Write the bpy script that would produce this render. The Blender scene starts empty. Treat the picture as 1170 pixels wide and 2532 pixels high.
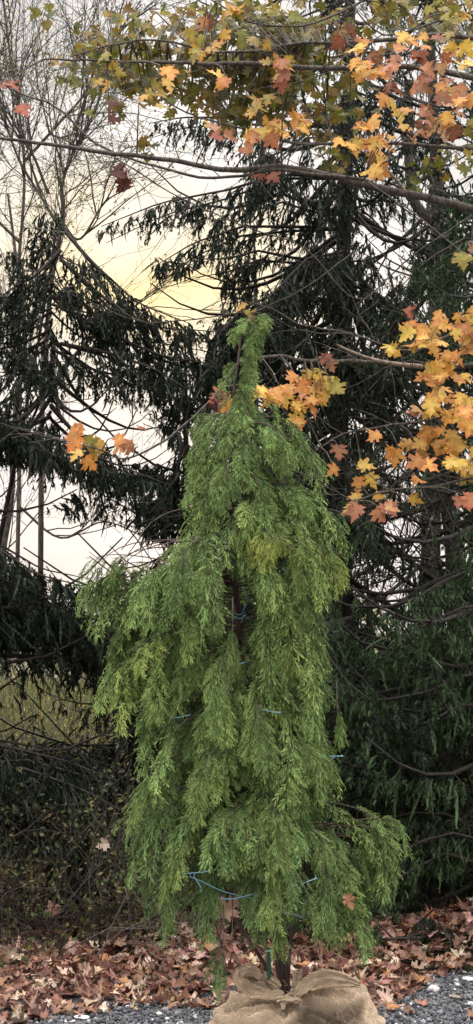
import bpy, math, random
import numpy as np
from mathutils import Vector

random.seed(7)
RNG = np.random.default_rng(11)
C = bpy.context.scene.collection
F = 3460.0; CX, CY = 585.0, 1266.0; PITCH = math.radians(4.86); EYE = 1.65
cp, sp = math.cos(PITCH), math.sin(PITCH)

def P(px, py, Y):
    """point of the place seen at photo position (px, py), at distance Y"""
    x = (px - CX) / F; y = (CY - py) / F
    d = np.array([x, cp - y * sp, sp + y * cp])
    return np.array([0, 0, EYE]) + d * (Y / d[1])

def proj(p):
    q = np.atleast_2d(p) - np.array([0, 0, EYE])
    fz = q[:, 1] * cp + q[:, 2] * sp
    uy = -q[:, 1] * sp + q[:, 2] * cp
    return CX + F * q[:, 0] / fz, CY - F * uy / fz

def G(px, py):
    """point on the ground seen at (px, py)"""
    x = (px - CX) / F; y = (CY - py) / F
    d = np.array([x, cp - y * sp, sp + y * cp])
    return np.array([0, 0, EYE]) + d * (-EYE / d[2])

def nrm(v):
    v = np.asarray(v, float)
    return v / (np.linalg.norm(v, axis=-1, keepdims=True) + 1e-12)

def inside(px, py, poly):
    poly = np.asarray(poly, float); r = np.zeros(len(px), bool); n = len(poly); j = n - 1
    for i in range(n):
        xi, yi = poly[i]; xj, yj = poly[j]
        c = ((yi > py) != (yj > py)) & (px < (xj - xi) * (py - yi) / (yj - yi + 1e-9) + xi)
        r ^= c; j = i
    return r

# ------------------------------------------------------------------ mesh collecting
class MB:
    """collects triangles/quads of one mesh, with one colour per vertex"""
    def __init__(s): s.v = []; s.f3 = []; s.f4 = []; s.c = []; s.n = 0
    def add(s, v, f, col):
        v = np.asarray(v, float).reshape(-1, 3); f = np.asarray(f, int)
        s.v.append(v)
        col = np.asarray(col, float)
        if col.ndim == 1: col = np.tile(col, (len(v), 1))
        s.c.append(col)
        (s.f3 if f.shape[1] == 3 else s.f4).append(f + s.n); s.n += len(v)
    def tube(s, pts, rad, sides=6, col=(0.5, 0.5, 0.5), cap=True):
        pts = np.asarray(pts, float); n = len(pts)
        rad = np.broadcast_to(np.asarray(rad, float), (n,))
        t = np.gradient(pts, axis=0); t = nrm(t)
        ref = np.array([0, 0, 1.0]) if abs(t[:, 2]).mean() < 0.8 else np.array([0, 1.0, 0])
        a = nrm(np.cross(t, ref)); b = np.cross(t, a)
        an = np.linspace(0, 2 * np.pi, sides, endpoint=False)
        ring = pts[:, None] + rad[:, None, None] * (np.cos(an)[None, :, None] * a[:, None] + np.sin(an)[None, :, None] * b[:, None])
        v = ring.reshape(-1, 3)
        i = np.arange(n - 1)[:, None] * sides; k = np.arange(sides)[None]; k2 = (k + 1) % sides
        f = np.stack([i + k, i + k2, i + sides + k2, i + sides + k], -1).reshape(-1, 4)
        s.add(v, f, col)
    def build(s, name, m, parent=None, smooth=False):
        me = bpy.data.meshes.new(name)
        v = np.concatenate(s.v); me.vertices.add(len(v)); me.vertices.foreach_set('co', v.ravel())
        f3 = np.concatenate(s.f3) if s.f3 else np.zeros((0, 3), int)
        f4 = np.concatenate(s.f4) if s.f4 else np.zeros((0, 4), int)
        nl = f3.size + f4.size; me.loops.add(nl)
        me.loops.foreach_set('vertex_index', np.concatenate([f3.ravel(), f4.ravel()]).astype(np.int32))
        st = np.concatenate([np.arange(len(f3)) * 3, f3.size + np.arange(len(f4)) * 4]).astype(np.int32)
        me.polygons.add(len(st)); me.polygons.foreach_set('loop_start', st)
        if smooth: me.polygons.foreach_set('use_smooth', np.ones(len(st), bool))
        me.update(calc_edges=True)
        ca = me.attributes.new('tint', 'FLOAT_COLOR', 'POINT')
        c = np.concatenate(s.c); c4 = np.ones((len(c), 4), np.float32); c4[:, :3] = c
        ca.data.foreach_set('color', c4.ravel())
        me.materials.append(m)
        o = bpy.data.objects.new(name, me); C.objects.link(o)
        if parent:
            o.parent = parent; o.location = -parent_world(parent)
        return o

def parent_world(p):
    v = Vector((0, 0, 0))
    while p: v += p.location; p = p.parent
    return v

def tag(o, label=None, cat=None, group=None, kind=None):
    if label: o['label'] = label
    if cat: o['category'] = cat
    if group: o['group'] = group
    if kind: o['kind'] = kind
    return o
def empty(name, loc, label, cat, group=None):
    o = bpy.data.objects.new(name, None); C.objects.link(o)
    o.location = Vector(loc); o.empty_display_size = 0.1
    return tag(o, label, cat, group)

# ------------------------------------------------------------------ materials
def newmat(name):
    m = bpy.data.materials.new(name); m.use_nodes = True; nt = m.node_tree; nt.nodes.clear()
    return m, nt, nt.nodes, nt.links
def leafmat(name, trans=0.35, rough=0.6, gain=(1, 1, 1), noise=0.25, nscale=60, spec=0.3):
    """colour comes from the tint attribute, broken up by noise; thin leaf lets light through"""
    m, nt, N, L = newmat(name)
    at = N.new('ShaderNodeAttribute'); at.attribute_name = 'tint'
    tc = N.new('ShaderNodeTexCoord'); no = N.new('ShaderNodeTexNoise'); no.inputs['Scale'].default_value = nscale; no.inputs['Detail'].default_value = 3
    L.new(tc.outputs['Object'], no.inputs['Vector'])
    mr = N.new('ShaderNodeMapRange'); mr.inputs['To Min'].default_value = 1 - noise; mr.inputs['To Max'].default_value = 1 + noise
    mr.inputs['From Min'].default_value = 0.3; mr.inputs['From Max'].default_value = 0.7
    L.new(no.outputs['Fac'], mr.inputs['Value'])
    vm = N.new('ShaderNodeVectorMath'); vm.operation = 'SCALE'; L.new(at.outputs['Color'], vm.inputs[0]); L.new(mr.outputs[0], vm.inputs['Scale'])
    vg = N.new('ShaderNodeVectorMath'); vg.operation = 'MULTIPLY'; L.new(vm.outputs[0], vg.inputs[0]); vg.inputs[1].default_value = gain
    b = N.new('ShaderNodeBsdfPrincipled'); b.inputs['Roughness'].default_value = rough
    b.inputs['Specular IOR Level'].default_value = spec
    L.new(vg.outputs[0], b.inputs['Base Color'])
    out = N.new('ShaderNodeOutputMaterial')
    if trans > 0:
        tr = N.new('ShaderNodeBsdfTranslucent'); L.new(vg.outputs[0], tr.inputs['Color'])
        mx = N.new('ShaderNodeMixShader'); mx.inputs[0].default_value = trans
        L.new(b.outputs[0], mx.inputs[1]); L.new(tr.outputs[0], mx.inputs[2]); L.new(mx.outputs[0], out.inputs[0])
    else: L.new(b.outputs[0], out.inputs[0])
    return m
def barkmat(name, c1, c2, scale=40):
    m, nt, N, L = newmat(name)
    tc = N.new('ShaderNodeTexCoord'); mp = N.new('ShaderNodeMapping'); mp.inputs['Scale'].default_value = (1, 1, 0.25)
    L.new(tc.outputs['Object'], mp.inputs[0])
    no = N.new('ShaderNodeTexNoise'); no.inputs['Scale'].default_value = scale; no.inputs['Detail'].default_value = 6
    L.new(mp.outputs[0], no.inputs['Vector'])
    cr = N.new('ShaderNodeValToRGB'); cr.color_ramp.elements[0].position = 0.35; cr.color_ramp.elements[1].position = 0.65
    cr.color_ramp.elements[0].color = (*c1, 1); cr.color_ramp.elements[1].color = (*c2, 1)
    L.new(no.outputs['Fac'], cr.inputs[0])
    b = N.new('ShaderNodeBsdfPrincipled'); b.inputs['Roughness'].default_value = 0.85
    L.new(cr.outputs[0], b.inputs['Base Color'])
    bu = N.new('ShaderNodeBump'); bu.inputs['Strength'].default_value = 0.6; bu.inputs['Distance'].default_value = 0.01
    L.new(no.outputs['Fac'], bu.inputs['Height']); L.new(bu.outputs[0], b.inputs['Normal'])
    out = N.new('ShaderNodeOutputMaterial'); L.new(b.outputs[0], out.inputs[0])
    return m

M_CEDAR = leafmat('cedar_scales', 0.14, 0.65, noise=0.3, nscale=22, spec=0.12)
M_SPRUCE = leafmat('spruce_needles', 0.12, 0.6, noise=0.35, nscale=6)
M_MAPLE = leafmat('maple_leaf', 0.4, 0.5, noise=0.22, nscale=45)
M_LITTER = leafmat('dry_leaf', 0.15, 0.65, noise=0.3, nscale=50)
M_GRASS = leafmat('grass_blades', 0.3, 0.7, noise=0.3, nscale=3)
M_STONE = leafmat('stone', 0.0, 0.85, noise=0.3, nscale=120)
M_BARK = barkmat('spruce_bark', (0.014, 0.011, 0.009), (0.045, 0.035, 0.028))
M_MBARK = barkmat('maple_bark', (0.03, 0.024, 0.018), (0.12, 0.10, 0.08), 60)
M_CBARK = barkmat('cedar_bark', (0.04, 0.022, 0.018), (0.12, 0.075, 0.065), 50)
M_DEAD = barkmat('dead_wood', (0.16, 0.12, 0.09), (0.35, 0.28, 0.22), 60)
M_TWINE = leafmat('twine_plastic', 0.0, 0.4, noise=0.12, nscale=150, spec=0.5)

# ------------------------------------------------------------------ ground
def ground():
    m, nt, N, L = newmat('ground_soil')
    tc = N.new('ShaderNodeTexCoord')
    n1 = N.new('ShaderNodeTexNoise'); n1.inputs['Scale'].default_value = 1.5; n1.inputs['Detail'].default_value = 8
    n2 = N.new('ShaderNodeTexNoise'); n2.inputs['Scale'].default_value = 35; n2.inputs['Detail'].default_value = 6
    L.new(tc.outputs['Object'], n1.inputs['Vector']); L.new(tc.outputs['Object'], n2.inputs['Vector'])
    mx = N.new('ShaderNodeMix'); mx.data_type = 'RGBA'; mx.inputs['A'].default_value = (0.035, 0.025, 0.016, 1); mx.inputs['B'].default_value = (0.11, 0.11, 0.04, 1)
    L.new(n1.outputs['Fac'], mx.inputs['Factor'])
    m2 = N.new('ShaderNodeMix'); m2.data_type = 'RGBA'; m2.blend_type = 'MULTIPLY'; m2.inputs['Factor'].default_value = 0.6
    L.new(mx.outputs['Result'], m2.inputs['A']); L.new(n2.outputs['Color'], m2.inputs['B'])
    b = N.new('ShaderNodeBsdfPrincipled'); b.inputs['Roughness'].default_value = 0.95; L.new(m2.outputs['Result'], b.inputs['Base Color'])
    bu = N.new('ShaderNodeBump'); bu.inputs['Distance'].default_value = 0.03; L.new(n2.outputs['Fac'], bu.inputs['Height']); L.new(bu.outputs[0], b.inputs['Normal'])
    out = N.new('ShaderNodeOutputMaterial'); L.new(b.outputs[0], out.inputs[0])
    g = MB(); S = 900
    g.add([[-S, -S, -0.01], [S, -S, -0.01], [S, S, -0.01], [-S, S, -0.01]], [[0, 1, 2, 3]], (0.05, 0.04, 0.03))
    tag(g.build('ground', m), kind='structure')
    # gravel drive surface
    m, nt, N, L = newmat('gravel_bed')
    tc = N.new('ShaderNodeTexCoord')
    v = N.new('ShaderNodeTexVoronoi'); v.inputs['Scale'].default_value = 110; L.new(tc.outputs['Object'], v.inputs['Vector'])
    n2 = N.new('ShaderNodeTexNoise'); n2.inputs['Scale'].default_value = 9; n2.inputs['Detail'].default_value = 6; L.new(tc.outputs['Object'], n2.inputs['Vector'])
    sx = N.new('ShaderNodeSeparateColor'); L.new(v.outputs['Color'], sx.inputs[0])
    ad = N.new('ShaderNodeMath'); ad.operation = 'MULTIPLY'; L.new(sx.outputs[0], ad.inputs[0]); L.new(n2.outputs['Fac'], ad.inputs[1])
    cr = N.new('ShaderNodeValToRGB'); cr.color_ramp.elements[0].color = (0.03, 0.032, 0.036, 1); cr.color_ramp.elements[1].color = (0.2, 0.2, 0.21, 1); cr.color_ramp.elements[1].position = 0.6
    L.new(ad.outputs[0], cr.inputs[0])
    b = N.new('ShaderNodeBsdfPrincipled'); b.inputs['Roughness'].default_value = 0.85; L.new(cr.outputs[0], b.inputs['Base Color'])
    bu = N.new('ShaderNodeBump'); bu.inputs['Distance'].default_value = 0.008; bu.invert = True; L.new(v.outputs['Distance'], bu.inputs['Height']); L.new(bu.outputs[0], b.inputs['Normal'])
    out = N.new('ShaderNodeOutputMaterial'); L.new(b.outputs[0], out.inputs[0])
    g = MB(); g.add([[-30, -20, 0], [30, -20, 0], [30, 6.9, 0], [-30, 6.9, 0]], [[0, 1, 2, 3]], (0.1, 0.1, 0.1))
    tag(g.build('gravel_drive', m), kind='structure')
ground()

# ------------------------------------------------------------------ maple leaf template
half = [(0.0, 0.0), (0.14, -0.07), (0.24, 0.0), (0.43, -0.01), (0.36, 0.12), (0.28, 0.2), (0.42, 0.26), (0.58, 0.36), (0.47, 0.44), (0.49, 0.55), (0.34, 0.5),
        (0.17, 0.47), (0.20, 0.6), (0.30, 0.74), (0.16, 0.76), (0.10, 0.88), (0.0, 1.04)]
ring = half + [(-x, y) for x, y in half[-2:0:-1]]
LEAF = np.array([(0, 0.33)] + ring); NR = len(ring)
LEAFT = np.array([(0, 1 + i, 1 + (i + 1) % NR) for i in range(NR)])

def frames(up, yaw_rng, rng):
    """orthonormal frames with normal = up and random heading"""
    n = nrm(up); r = nrm(rng.normal(size=n.shape)); a = nrm(np.cross(n, r)); b = np.cross(n, a)
    return a, b, n

def leaves(mb, pos, ydir, normal, size, colc, cole, curl, rng):
    """pos = where the stalk joins; ydir = tip direction"""
    n = len(pos); y = nrm(ydir); x = nrm(np.cross(y, normal)); z = np.cross(x, y)
    T = LEAF - np.array([0, 0.0])
    u = T[:, 0][None]; v = T[:, 1][None]
    jit = 1 + rng.normal(0, 0.09, (n, len(T)))
    ju = u * jit * rng.uniform(0.85, 1.1, (n, 1)); jv = v * (1 + rng.normal(0, 0.05, (n, len(T))))
    c = curl[:, None]
    w = c * (rng.uniform(0.2, 1.2, (n, 1)) * ju ** 2 * 1.6 + rng.uniform(-0.9, 0.7, (n, 1)) * (jv - 0.33) ** 2 + rng.uniform(-0.6, 0.6, (n, 1)) * ju * jv) + rng.normal(0, 0.02, (n, len(T))) * np.abs(c)
    s = size[:, None, None]
    V = pos[:, None] + s * (ju[..., None] * x[:, None] + jv[..., None] * y[:, None] + w[..., None] * z[:, None])
    rad = np.clip(np.hypot(T[:, 0], T[:, 1] - 0.33) / 0.5, 0, 1)[None, :, None]
    col = colc[:, None] * (1 - rad) + cole[:, None] * rad
    f = (LEAFT[None] + (np.arange(n) * len(T))[:, None, None]).reshape(-1, 3)
    mb.add(V.reshape(-1, 3), f, col.reshape(-1, 3))

def pick(cols, n, rng, jit=0.12, w=None):
    cols = np.array(cols); i = rng.choice(len(cols), n, p=w)
    return np.clip(cols[i] * (1 + rng.normal(0, jit, (n, 1))) * (1 + rng.normal(0, jit / 3, (n, 3))), 0.003, 0.95)

# ------------------------------------------------------------------ leaf litter, gravel, stones
LIT_EDGE = [(-900, 2545), (0, 2540), (150, 2512), (330, 2492), (520, 2490), (960, 2492), (1010, 2462), (1060, 2425), (1110, 2402), (1200, 2388), (1600, 2350), (2200, 2330)]
LE = np.array([G(a, b) for a, b in LIT_EDGE])
def edgeY(x): return np.interp(x, LE[:, 0], LE[:, 1])
def litter():
    rng = np.random.default_rng(5)
    dry = [(0.19, 0.095, 0.065), (0.31, 0.17, 0.115), (0.42, 0.29, 0.21), (0.11, 0.035, 0.025), (0.27, 0.145, 0.11), (0.55, 0.44, 0.34), (0.35, 0.17, 0.08), (0.12, 0.06, 0.042)]
    n = 13500
    x = rng.uniform(-3.6, 3.8, n); y0 = edgeY(x)
    y = y0 + rng.uniform(0, 1, n) ** 0.9 * 1.75 - 0.05
    depth = np.clip((y - y0) / 0.35, 0.02, 1)
    z = 0.012 + depth * rng.uniform(0.0, 0.075, n) + 0.02 * depth * np.sin(x * 5 + y * 4) + np.exp(-((x - 1.3) / 0.35) ** 2 - ((y - 7.5) / 0.4) ** 2) * 0.16
    pos = np.stack([x, y, z], 1)
    up = nrm(np.stack([rng.normal(0, 0.42, n), rng.normal(-0.1, 0.42, n), np.ones(n)], 1))
    a, b, c = frames(up, None, rng)
    w = [.19, .17, .12, .17, .13, .05, .05, .12]
    colc = pick(dry, n, rng, 0.16, w); cole = colc * rng.uniform(0.7, 1.05, (n, 1))
    mb = MB(); leaves(mb, pos, a, c, rng.uniform(0.034, 0.076, n), colc, cole, rng.normal(0.25, 0.7, n), rng)
    tag(mb.build('leaf_litter', M_LITTER), 'drift of dry brown and red maple leaves along the edge of the gravel', 'fallen leaves', kind='stuff')
    # scattered single leaves out on the gravel
    spots = [((40, 2522), (.5, .38, .28), 'pale tan curled'), ((215, 2508), (.42, .3, .2), 'tan crumpled'), ((690, 2300), (.3, .13, .1), ''), ((1000, 2508), (.2, .1, .07), 'dark brown'),
             ((1050, 2492), (.33, .16, .12), 'pinkish brown'), ((1135, 2470), (.36, .3, .24), 'greyish tan'), ((1160, 2520), (.3, .16, .1), 'reddish brown')]
    for k, (p, c, w_) in enumerate(spots):
        if not w_: continue
        g = G(*p); m2 = MB(); c = np.array([c])
        leaves(m2, np.array([[0, 0, 0.008]]), np.array([[math.cos(k * 2.1), math.sin(k * 2.1), 0.1]]), nrm(np.array([[0.1, -0.25, 1]])), np.array([0.07]), c, c * 0.8, np.array([0.8]), rng)
        side = 'left' if p[0] < 600 else 'right'
        o = m2.build('fallen_leaf', M_LITTER); o.location = Vector(g)
        where = {0: 'lying alone in the bottom left corner', 1: 'on gravel beside the flat pale stones', 3: 'on gravel close to the right side of the burlap ball',
                 4: 'on gravel between burlap ball and the big white stone', 5: 'on gravel below the smaller white stone at right', 6: 'on gravel in the bottom right corner'}[k]
        tag(o, w_ + ' maple leaf ' + where, 'fallen leaf', 'single leaves lying on the gravel')
litter()

PHI = (1 + 5 ** .5) / 2
ICO = nrm(np.array([(-1, PHI, 0), (1, PHI, 0), (-1, -PHI, 0), (1, -PHI, 0), (0, -1, PHI), (0, 1, PHI), (0, -1, -PHI), (0, 1, -PHI), (PHI, 0, -1), (PHI, 0, 1), (-PHI, 0, -1), (-PHI, 0, 1)]))
ICF = np.array([(0, 11, 5), (0, 5, 1), (0, 1, 7), (0, 7, 10), (0, 10, 11), (1, 5, 9), (5, 11, 4), (11, 10, 2), (10, 7, 6), (7, 1, 8), (3, 9, 4), (3, 4, 2), (3, 2, 6), (3, 6, 8), (3, 8, 9), (4, 9, 5), (2, 4, 11), (6, 2, 10), (8, 6, 7), (9, 8, 1)])
def pebbles():
    rng = np.random.default_rng(9); n = 26000
    x = rng.uniform(-1.7, 2.1, n); y = rng.uniform(4.6, 6.95, n)
    k = y < edgeY(x) + rng.normal(0.03, 0.06, n); x = x[k]; y = y[k]; n = len(x)
    s = 0.0028 + rng.gamma(2.0, 0.0017, n); s = np.clip(s, 0.003, 0.016)
    v = ICO[None] * (1 + rng.normal(0, 0.18, (n, 12, 1))) * s[:, None, None] * rng.uniform(0.6, 1.3, (n, 1, 3))
    th = rng.uniform(0, 6.28, n); c, s_ = np.cos(th)[:, None], np.sin(th)[:, None]
    vx = v[..., 0] * c - v[..., 1] * s_; vy = v[..., 0] * s_ + v[..., 1] * c
    v = np.stack([vx, vy, v[..., 2]], -1) + np.stack([x, y, s * 0.5 + 0.002], 1)[:, None]
    g = [(0.06, .062, .07), (0.12, .122, .13), (0.22, .22, .225), (0.05, .05, .055), (0.45, .45, .45), (0.2, .17, .15)]
    col = pick(g, n, rng, 0.15, [.3, .26, .17, .17, .05, .05])
    mb = MB(); mb.add(v.reshape(-1, 3), (ICF[None] + (np.arange(n) * 12)[:, None, None]).reshape(-1, 3), np.repeat(col, 12, 0))
    tag(mb.build('gravel', M_STONE), 'loose blue grey crushed stone gravel around the root ball', 'gravel', kind='stuff')
pebbles()

def stone(px, py, w, h, d, c, label, seed):
    rng = np.random.default_rng(seed)
    import bmesh
    bm = bmesh.new(); bmesh.ops.create_icosphere(bm, subdivisions=3, radius=1)
    dirs = nrm(rng.normal(size=(14, 3))); offs = rng.uniform(0.62, 0.98, 14)
    for v in bm.verts:
        q = np.array(v.co); q = q / np.linalg.norm(q)
        r = min([o / max(1e-3, q @ dd) if q @ dd > 0.05 else 9 for dd, o in zip(dirs, offs)] + [1.05])
        r *= 1 + 0.03 * math.sin(9 * q[0] + seed) * math.sin(8 * q[1])
        v.co = Vector((q[0] * r * w / 2, q[1] * r * d / 2, q[2] * r * h / 2))
    v = np.array([list(a.co) for a in bm.verts]); f = np.array([[a.index for a in q.verts] for q in bm.faces]); bm.free()
    mb = MB(); mb.add(v, f, np.clip(np.array(c) * (1 + rng.normal(0, 0.06, (len(v), 1))), 0, 1))
    o = mb.build('stone', M_STONE, smooth=False); g = G(px, py + 0.0); o.location = Vector((g[0], g[1], h * 0.36))
    tag(o, label, 'stone', 'pale stones lying on the gravel')
stone(1072, 2452, .066, .036, .06, (.62, .6, .57), 'largest white stone, right of the burlap ball at the edge of the leaves', 1)
stone(1158, 2425, .06, .025, .05, (.55, .55, .53), 'white stone at the right edge beside the leaf drift', 2)
stone(1128, 2428, .03, .02, .03, (.36, .35, .36), 'small grey stone just left of the white stone at the right edge', 3)
stone(1165, 2487, .04, .025, .04, (.5, .5, .52), 'small pale stone at right edge low on the gravel', 4)
stone(200, 2519, .075, .016, .05, (.62, .63, .64), 'flat white stone left of the root ball at the leaf edge', 5)
stone(172, 2527, .05, .014, .04, (.5, .5, .52), 'thin grey white stone touching the flat white stone from the left', 6)
stone(392, 2512, .032, .02, .03, (.5, .49, .46), 'small round pale stone on gravel between flat stone and burlap ball', 7)
stone(480, 2520, .03, .018, .03, (.3, .3, .32), 'small grey stone just left of the burlap ball', 8)

# ------------------------------------------------------------------ spruces
SKY = [
 [(-400, -200), (560, -200), (600, 0), (520, 120), (540, 270), (380, 300), (372, 350), (480, 385), (500, 410), (440, 480), (360, 480), (215, 515), (240, 590), (340, 570), (350, 640), (385, 690), (440, 690), (530, 640), (555, 720), (545, 775),
  (490, 795), (410, 770), (360, 750), (270, 690), (190, 620), (160, 545), (120, 500), (60, 560), (-400, 600)],
 [(190, 985), (290, 1000), (390, 1050), (432, 1120), (410, 1150), (330, 1135), (250, 1090), (170, 1055), (60, 1020), (120, 985)],
 [(-200, 1110), (30, 1150), (75, 1160), (62, 1230), (150, 1290), (240, 1310), (330, 1300), (410, 1345), (380, 1395), (250, 1425), (190, 1445), (120, 1415), (0, 1335), (-200, 1250)],
 [(628, 690), (640, 665), (680, 660), (705, 680), (695, 708), (655, 718)],
 [(680, 360), (720, 348), (752, 365), (750, 402), (700, 404)],
 [(775, 335), (835, 345), (835, 395), (770, 392)],
 [(1075, 335), (1200, 335), (1200, 455), (1120, 440)],
 [(596, 232), (640, 212), (668, 240), (630, 262)],
 [(700, -30), (745, -30), (742, 50), (716, 60)],
 [(765, 30), (803, 24), (806, 100), (770, 105)],
 [(800, 190), (825, 190), (825, 250), (800, 250)],
]
SPK = [
 ([(925, 590), (1020, 590), (1020, 700), (925, 700)], 0.8),
 ([(880, 420), (1100, 420), (1100, 590), (900, 590)], 0.45),
 ([(520, 480), (760, 480), (760, 640), (540, 640)], 0.35),
 ([(940, 1280), (1120, 1280), (1120, 1400), (960, 1400)], 0.75),
 ([(840, 1420), (1000, 1420), (1000, 1570), (860, 1580)], 0.55),
 ([(560, 0), (1170, 0), (1170, 330), (560, 330)], 0.4),
 ([(950, 950), (1170, 950), (1170, 1280), (950, 1280)], 0.5),
 ([(200, 840), (480, 840), (520, 1000), (200, 1000)], 0.25),
 ([(-100, 1650), (320, 1650), (320, 1850), (-100, 1850)], 0.6),
 ([(0, 1380), (210, 1380), (210, 1680), (0, 1680)], 0.12),
]
def keep_open(p, rng):
    px, py = proj(p); k = np.ones(len(p), bool)
    for poly in SKY: k &= ~inside(px, py, poly)
    for poly, pr in SPK: k &= ~(inside(px, py, poly) & (rng.random(len(p)) < pr))
    return k

def boughs_to_mesh(fol, wood, boughs, rng, tone, nl=0.021, nw=0.0055, dens=1.0, check=True):
    O = []; D = []; Ln = []
    for pts, lc, wd, r0 in boughs:
        pts = np.asarray(pts, float)
        seg = np.linalg.norm(np.diff(pts, axis=0), axis=1); cum = np.r_[0, np.cumsum(seg)]; L = cum[-1]
        m = max(5, int(L / 0.026 * dens * (0.7 + wd * 1.6)))
        t = rng.uniform(0.12, 1, m) ** 0.85
        q = np.stack([np.interp(t * L, cum, pts[:, i]) for i in range(3)], 1)
        tg = nrm(np.stack([np.interp(np.clip(t + 0.03, 0, 1) * L, cum, pts[:, i]) - np.interp(np.clip(t - 0.03, 0, 1) * L, cum, pts[:, i]) for i in range(3)], 1))
        side = nrm(np.cross(tg, [0, 0, 1.0])); sg = rng.uniform(-1, 1, m)[:, None]
        prof = (np.clip(1.25 - t, 0.12, 1) * np.clip(t * 4, 0.3, 1))[:, None]
        off = side * sg * wd * prof
        o = q + off + tg * np.abs(sg) * wd * prof * 0.6 - np.array([0, 0, 1.0]) * (np.abs(sg) * wd * 0.25)
        O.append(o); D.append(nrm(tg * rng.uniform(0.2, 0.9, (m, 1)) + side * sg * 0.6 + np.array([0, 0, -0.35])))
        Ln.append(lc * 0.62 * rng.uniform(0.25, 1.0, m) ** 1.1 * np.clip(1.15 - 0.5 * t, 0.3, 1))
        if wood is not None and r0 > 0: wood.append((pts, r0))
        # side shoots
        for _ in range(int(L / 0.16)):
            tt = rng.uniform(0.2, 0.95); a = np.array([np.interp(tt * L, cum, pts[:, i]) for i in range(3)])
            ii = min(len(pts) - 2, np.searchsorted(cum, tt * L) - 1); tgi = nrm(pts[ii + 1] - pts[ii]); sd = nrm(np.cross(tgi, [0, 0, 1.0])) * rng.choice([-1, 1])
            ll = wd * rng.uniform(0.6, 1.1) * (1.2 - tt)
            e = a + (sd * 0.85 + tgi * 0.6) * ll + np.array([0, 0, -0.3 * ll])
            if wood is not None: wood.append((np.array([a, (a + e) / 2 + [0, 0, 0.03 * ll], e]), 0.004))
    O = np.concatenate(O); D = np.concatenate(D); Ln = np.concatenate(Ln)
    mid = O + np.array([0, 0, -1.0]) * (Ln * 0.45)[:, None]
    k = np.ones(len(O), bool)
    if check: k = keep_open(mid, rng) & keep_open(O, rng)
    k &= (O[:, 2] > 0.02)
    O = O[k]; D = D[k]; Ln = Ln[k]; T = len(O)
    Ln = np.minimum(Ln, O[:, 2] * 0.95)
    dn = np.array([0, 0, -1.0]) + rng.normal(0, 0.38, (T, 3))
    base = np.array(tone[0]); tip = np.array(tone[1]); tw = rng.uniform(0.6, 1.4, T)  # twig tips painted lighter than their base, as if catching light
    def curve(O, D, dn, Ln, ss): return O[:, None] + Ln[:, None, None] * (D[:, None] * (ss - ss * ss / 2) + dn[:, None] * (ss * ss / 2 + 0.25 * ss))
    def brush(O, D, dn, Ln, W, tone_w, ns, cross, K):
        T = len(O); ss = np.linspace(0, 1, ns)[None, :, None]; cc = curve(O, D, dn, Ln, ss)
        tg = nrm(D[:, None] * (1 - ss) + dn[:, None] * (ss + 0.25)); a0 = nrm(np.cross(tg, nrm(rng.normal(size=(T, 1, 3))))); a1 = np.cross(tg, a0)
        wp = np.ones(ns); wp[0] = .5; wp[-1] = .15; wp = wp[None, :, None] * W
        f = np.array([(2 * i, 2 * i + 1, 2 * i + 3, 2 * i + 2) for i in range(ns - 1)])
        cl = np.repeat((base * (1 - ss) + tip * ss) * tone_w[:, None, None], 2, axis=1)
        for ax in (a0, a1)[:cross]:
            wl = wp * rng.uniform(0.4, 1.4, (T, ns, 1)); wr = wp * rng.uniform(0.4, 1.4, (T, ns, 1))
            fol.add(np.stack([cc - ax * wl, cc + ax * wr], 2).reshape(-1, 3), (f[None] + (np.arange(T) * 2 * ns)[:, None, None]).reshape(-1, 4), cl.reshape(-1, 3))
        kc = np.maximum(3, (K * Ln / 0.1)).astype(int); idx = np.repeat(np.arange(T), kc); n = len(idx); u = rng.uniform(0, 1, n)[:, None]; l = Ln[idx][:, None]
        p = O[idx] + l * (D[idx] * (u - u * u / 2) + dn[idx] * (u * u / 2 + 0.25 * u)); tg = nrm(D[idx] * (1 - u) + dn[idx] * (u + 0.25))
        r = nrm(np.cross(tg, nrm(rng.normal(size=(n, 3))))); d = nrm(tg * 0.8 + r * rng.uniform(0.5, 1.1, (n, 1))); w = nrm(np.cross(d, nrm(rng.normal(size=(n, 3)))))
        v = np.stack([p - w * nw * .5, p + w * nw * .5, p + d * nl * rng.uniform(.6, 1.2, (n, 1))], 1)
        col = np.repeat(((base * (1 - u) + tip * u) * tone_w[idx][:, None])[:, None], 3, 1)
        fol.add(v.reshape(-1, 3), np.arange(n * 3).reshape(-1, 3), col.reshape(-1, 3))
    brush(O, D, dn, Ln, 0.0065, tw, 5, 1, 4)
    # side sprays off each hanging shoot
    nsb = np.maximum(4, (Ln / 0.016)).astype(int); idx = np.repeat(np.arange(T), nsb); n = len(idx); u = rng.uniform(0.05, 1, n)[:, None]
    o2 = O[idx] + Ln[idx][:, None] * (D[idx] * (u - u * u / 2) + dn[idx] * (u * u / 2 + 0.25 * u)); tg = nrm(D[idx] * (1 - u) + dn[idx] * (u + 0.25))
    r = nrm(np.cross(tg, nrm(rng.normal(size=(n, 3))))); d2 = nrm(tg * 0.55 + r * rng.uniform(.5, 1.0, (n, 1)))
    l2 = (Ln[idx] * 0.14 + 0.026) * rng.uniform(.5, 1.2, n) * (1.15 - .5 * u[:, 0]); dn2 = np.tile([0, 0, -.8], (n, 1)) + rng.normal(0, .25, (n, 3))
    k2 = np.ones(n, bool)
    if check:
        px, py = proj(o2 + d2 * l2[:, None] * .5)
        for poly in SKY: k2 &= ~inside(px, py, poly)
    brush(o2[k2], d2[k2], dn2[k2], l2[k2], 0.0060, (tw[idx] * rng.uniform(.7, 1.35, n))[k2], 3, 1, 11)

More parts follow.
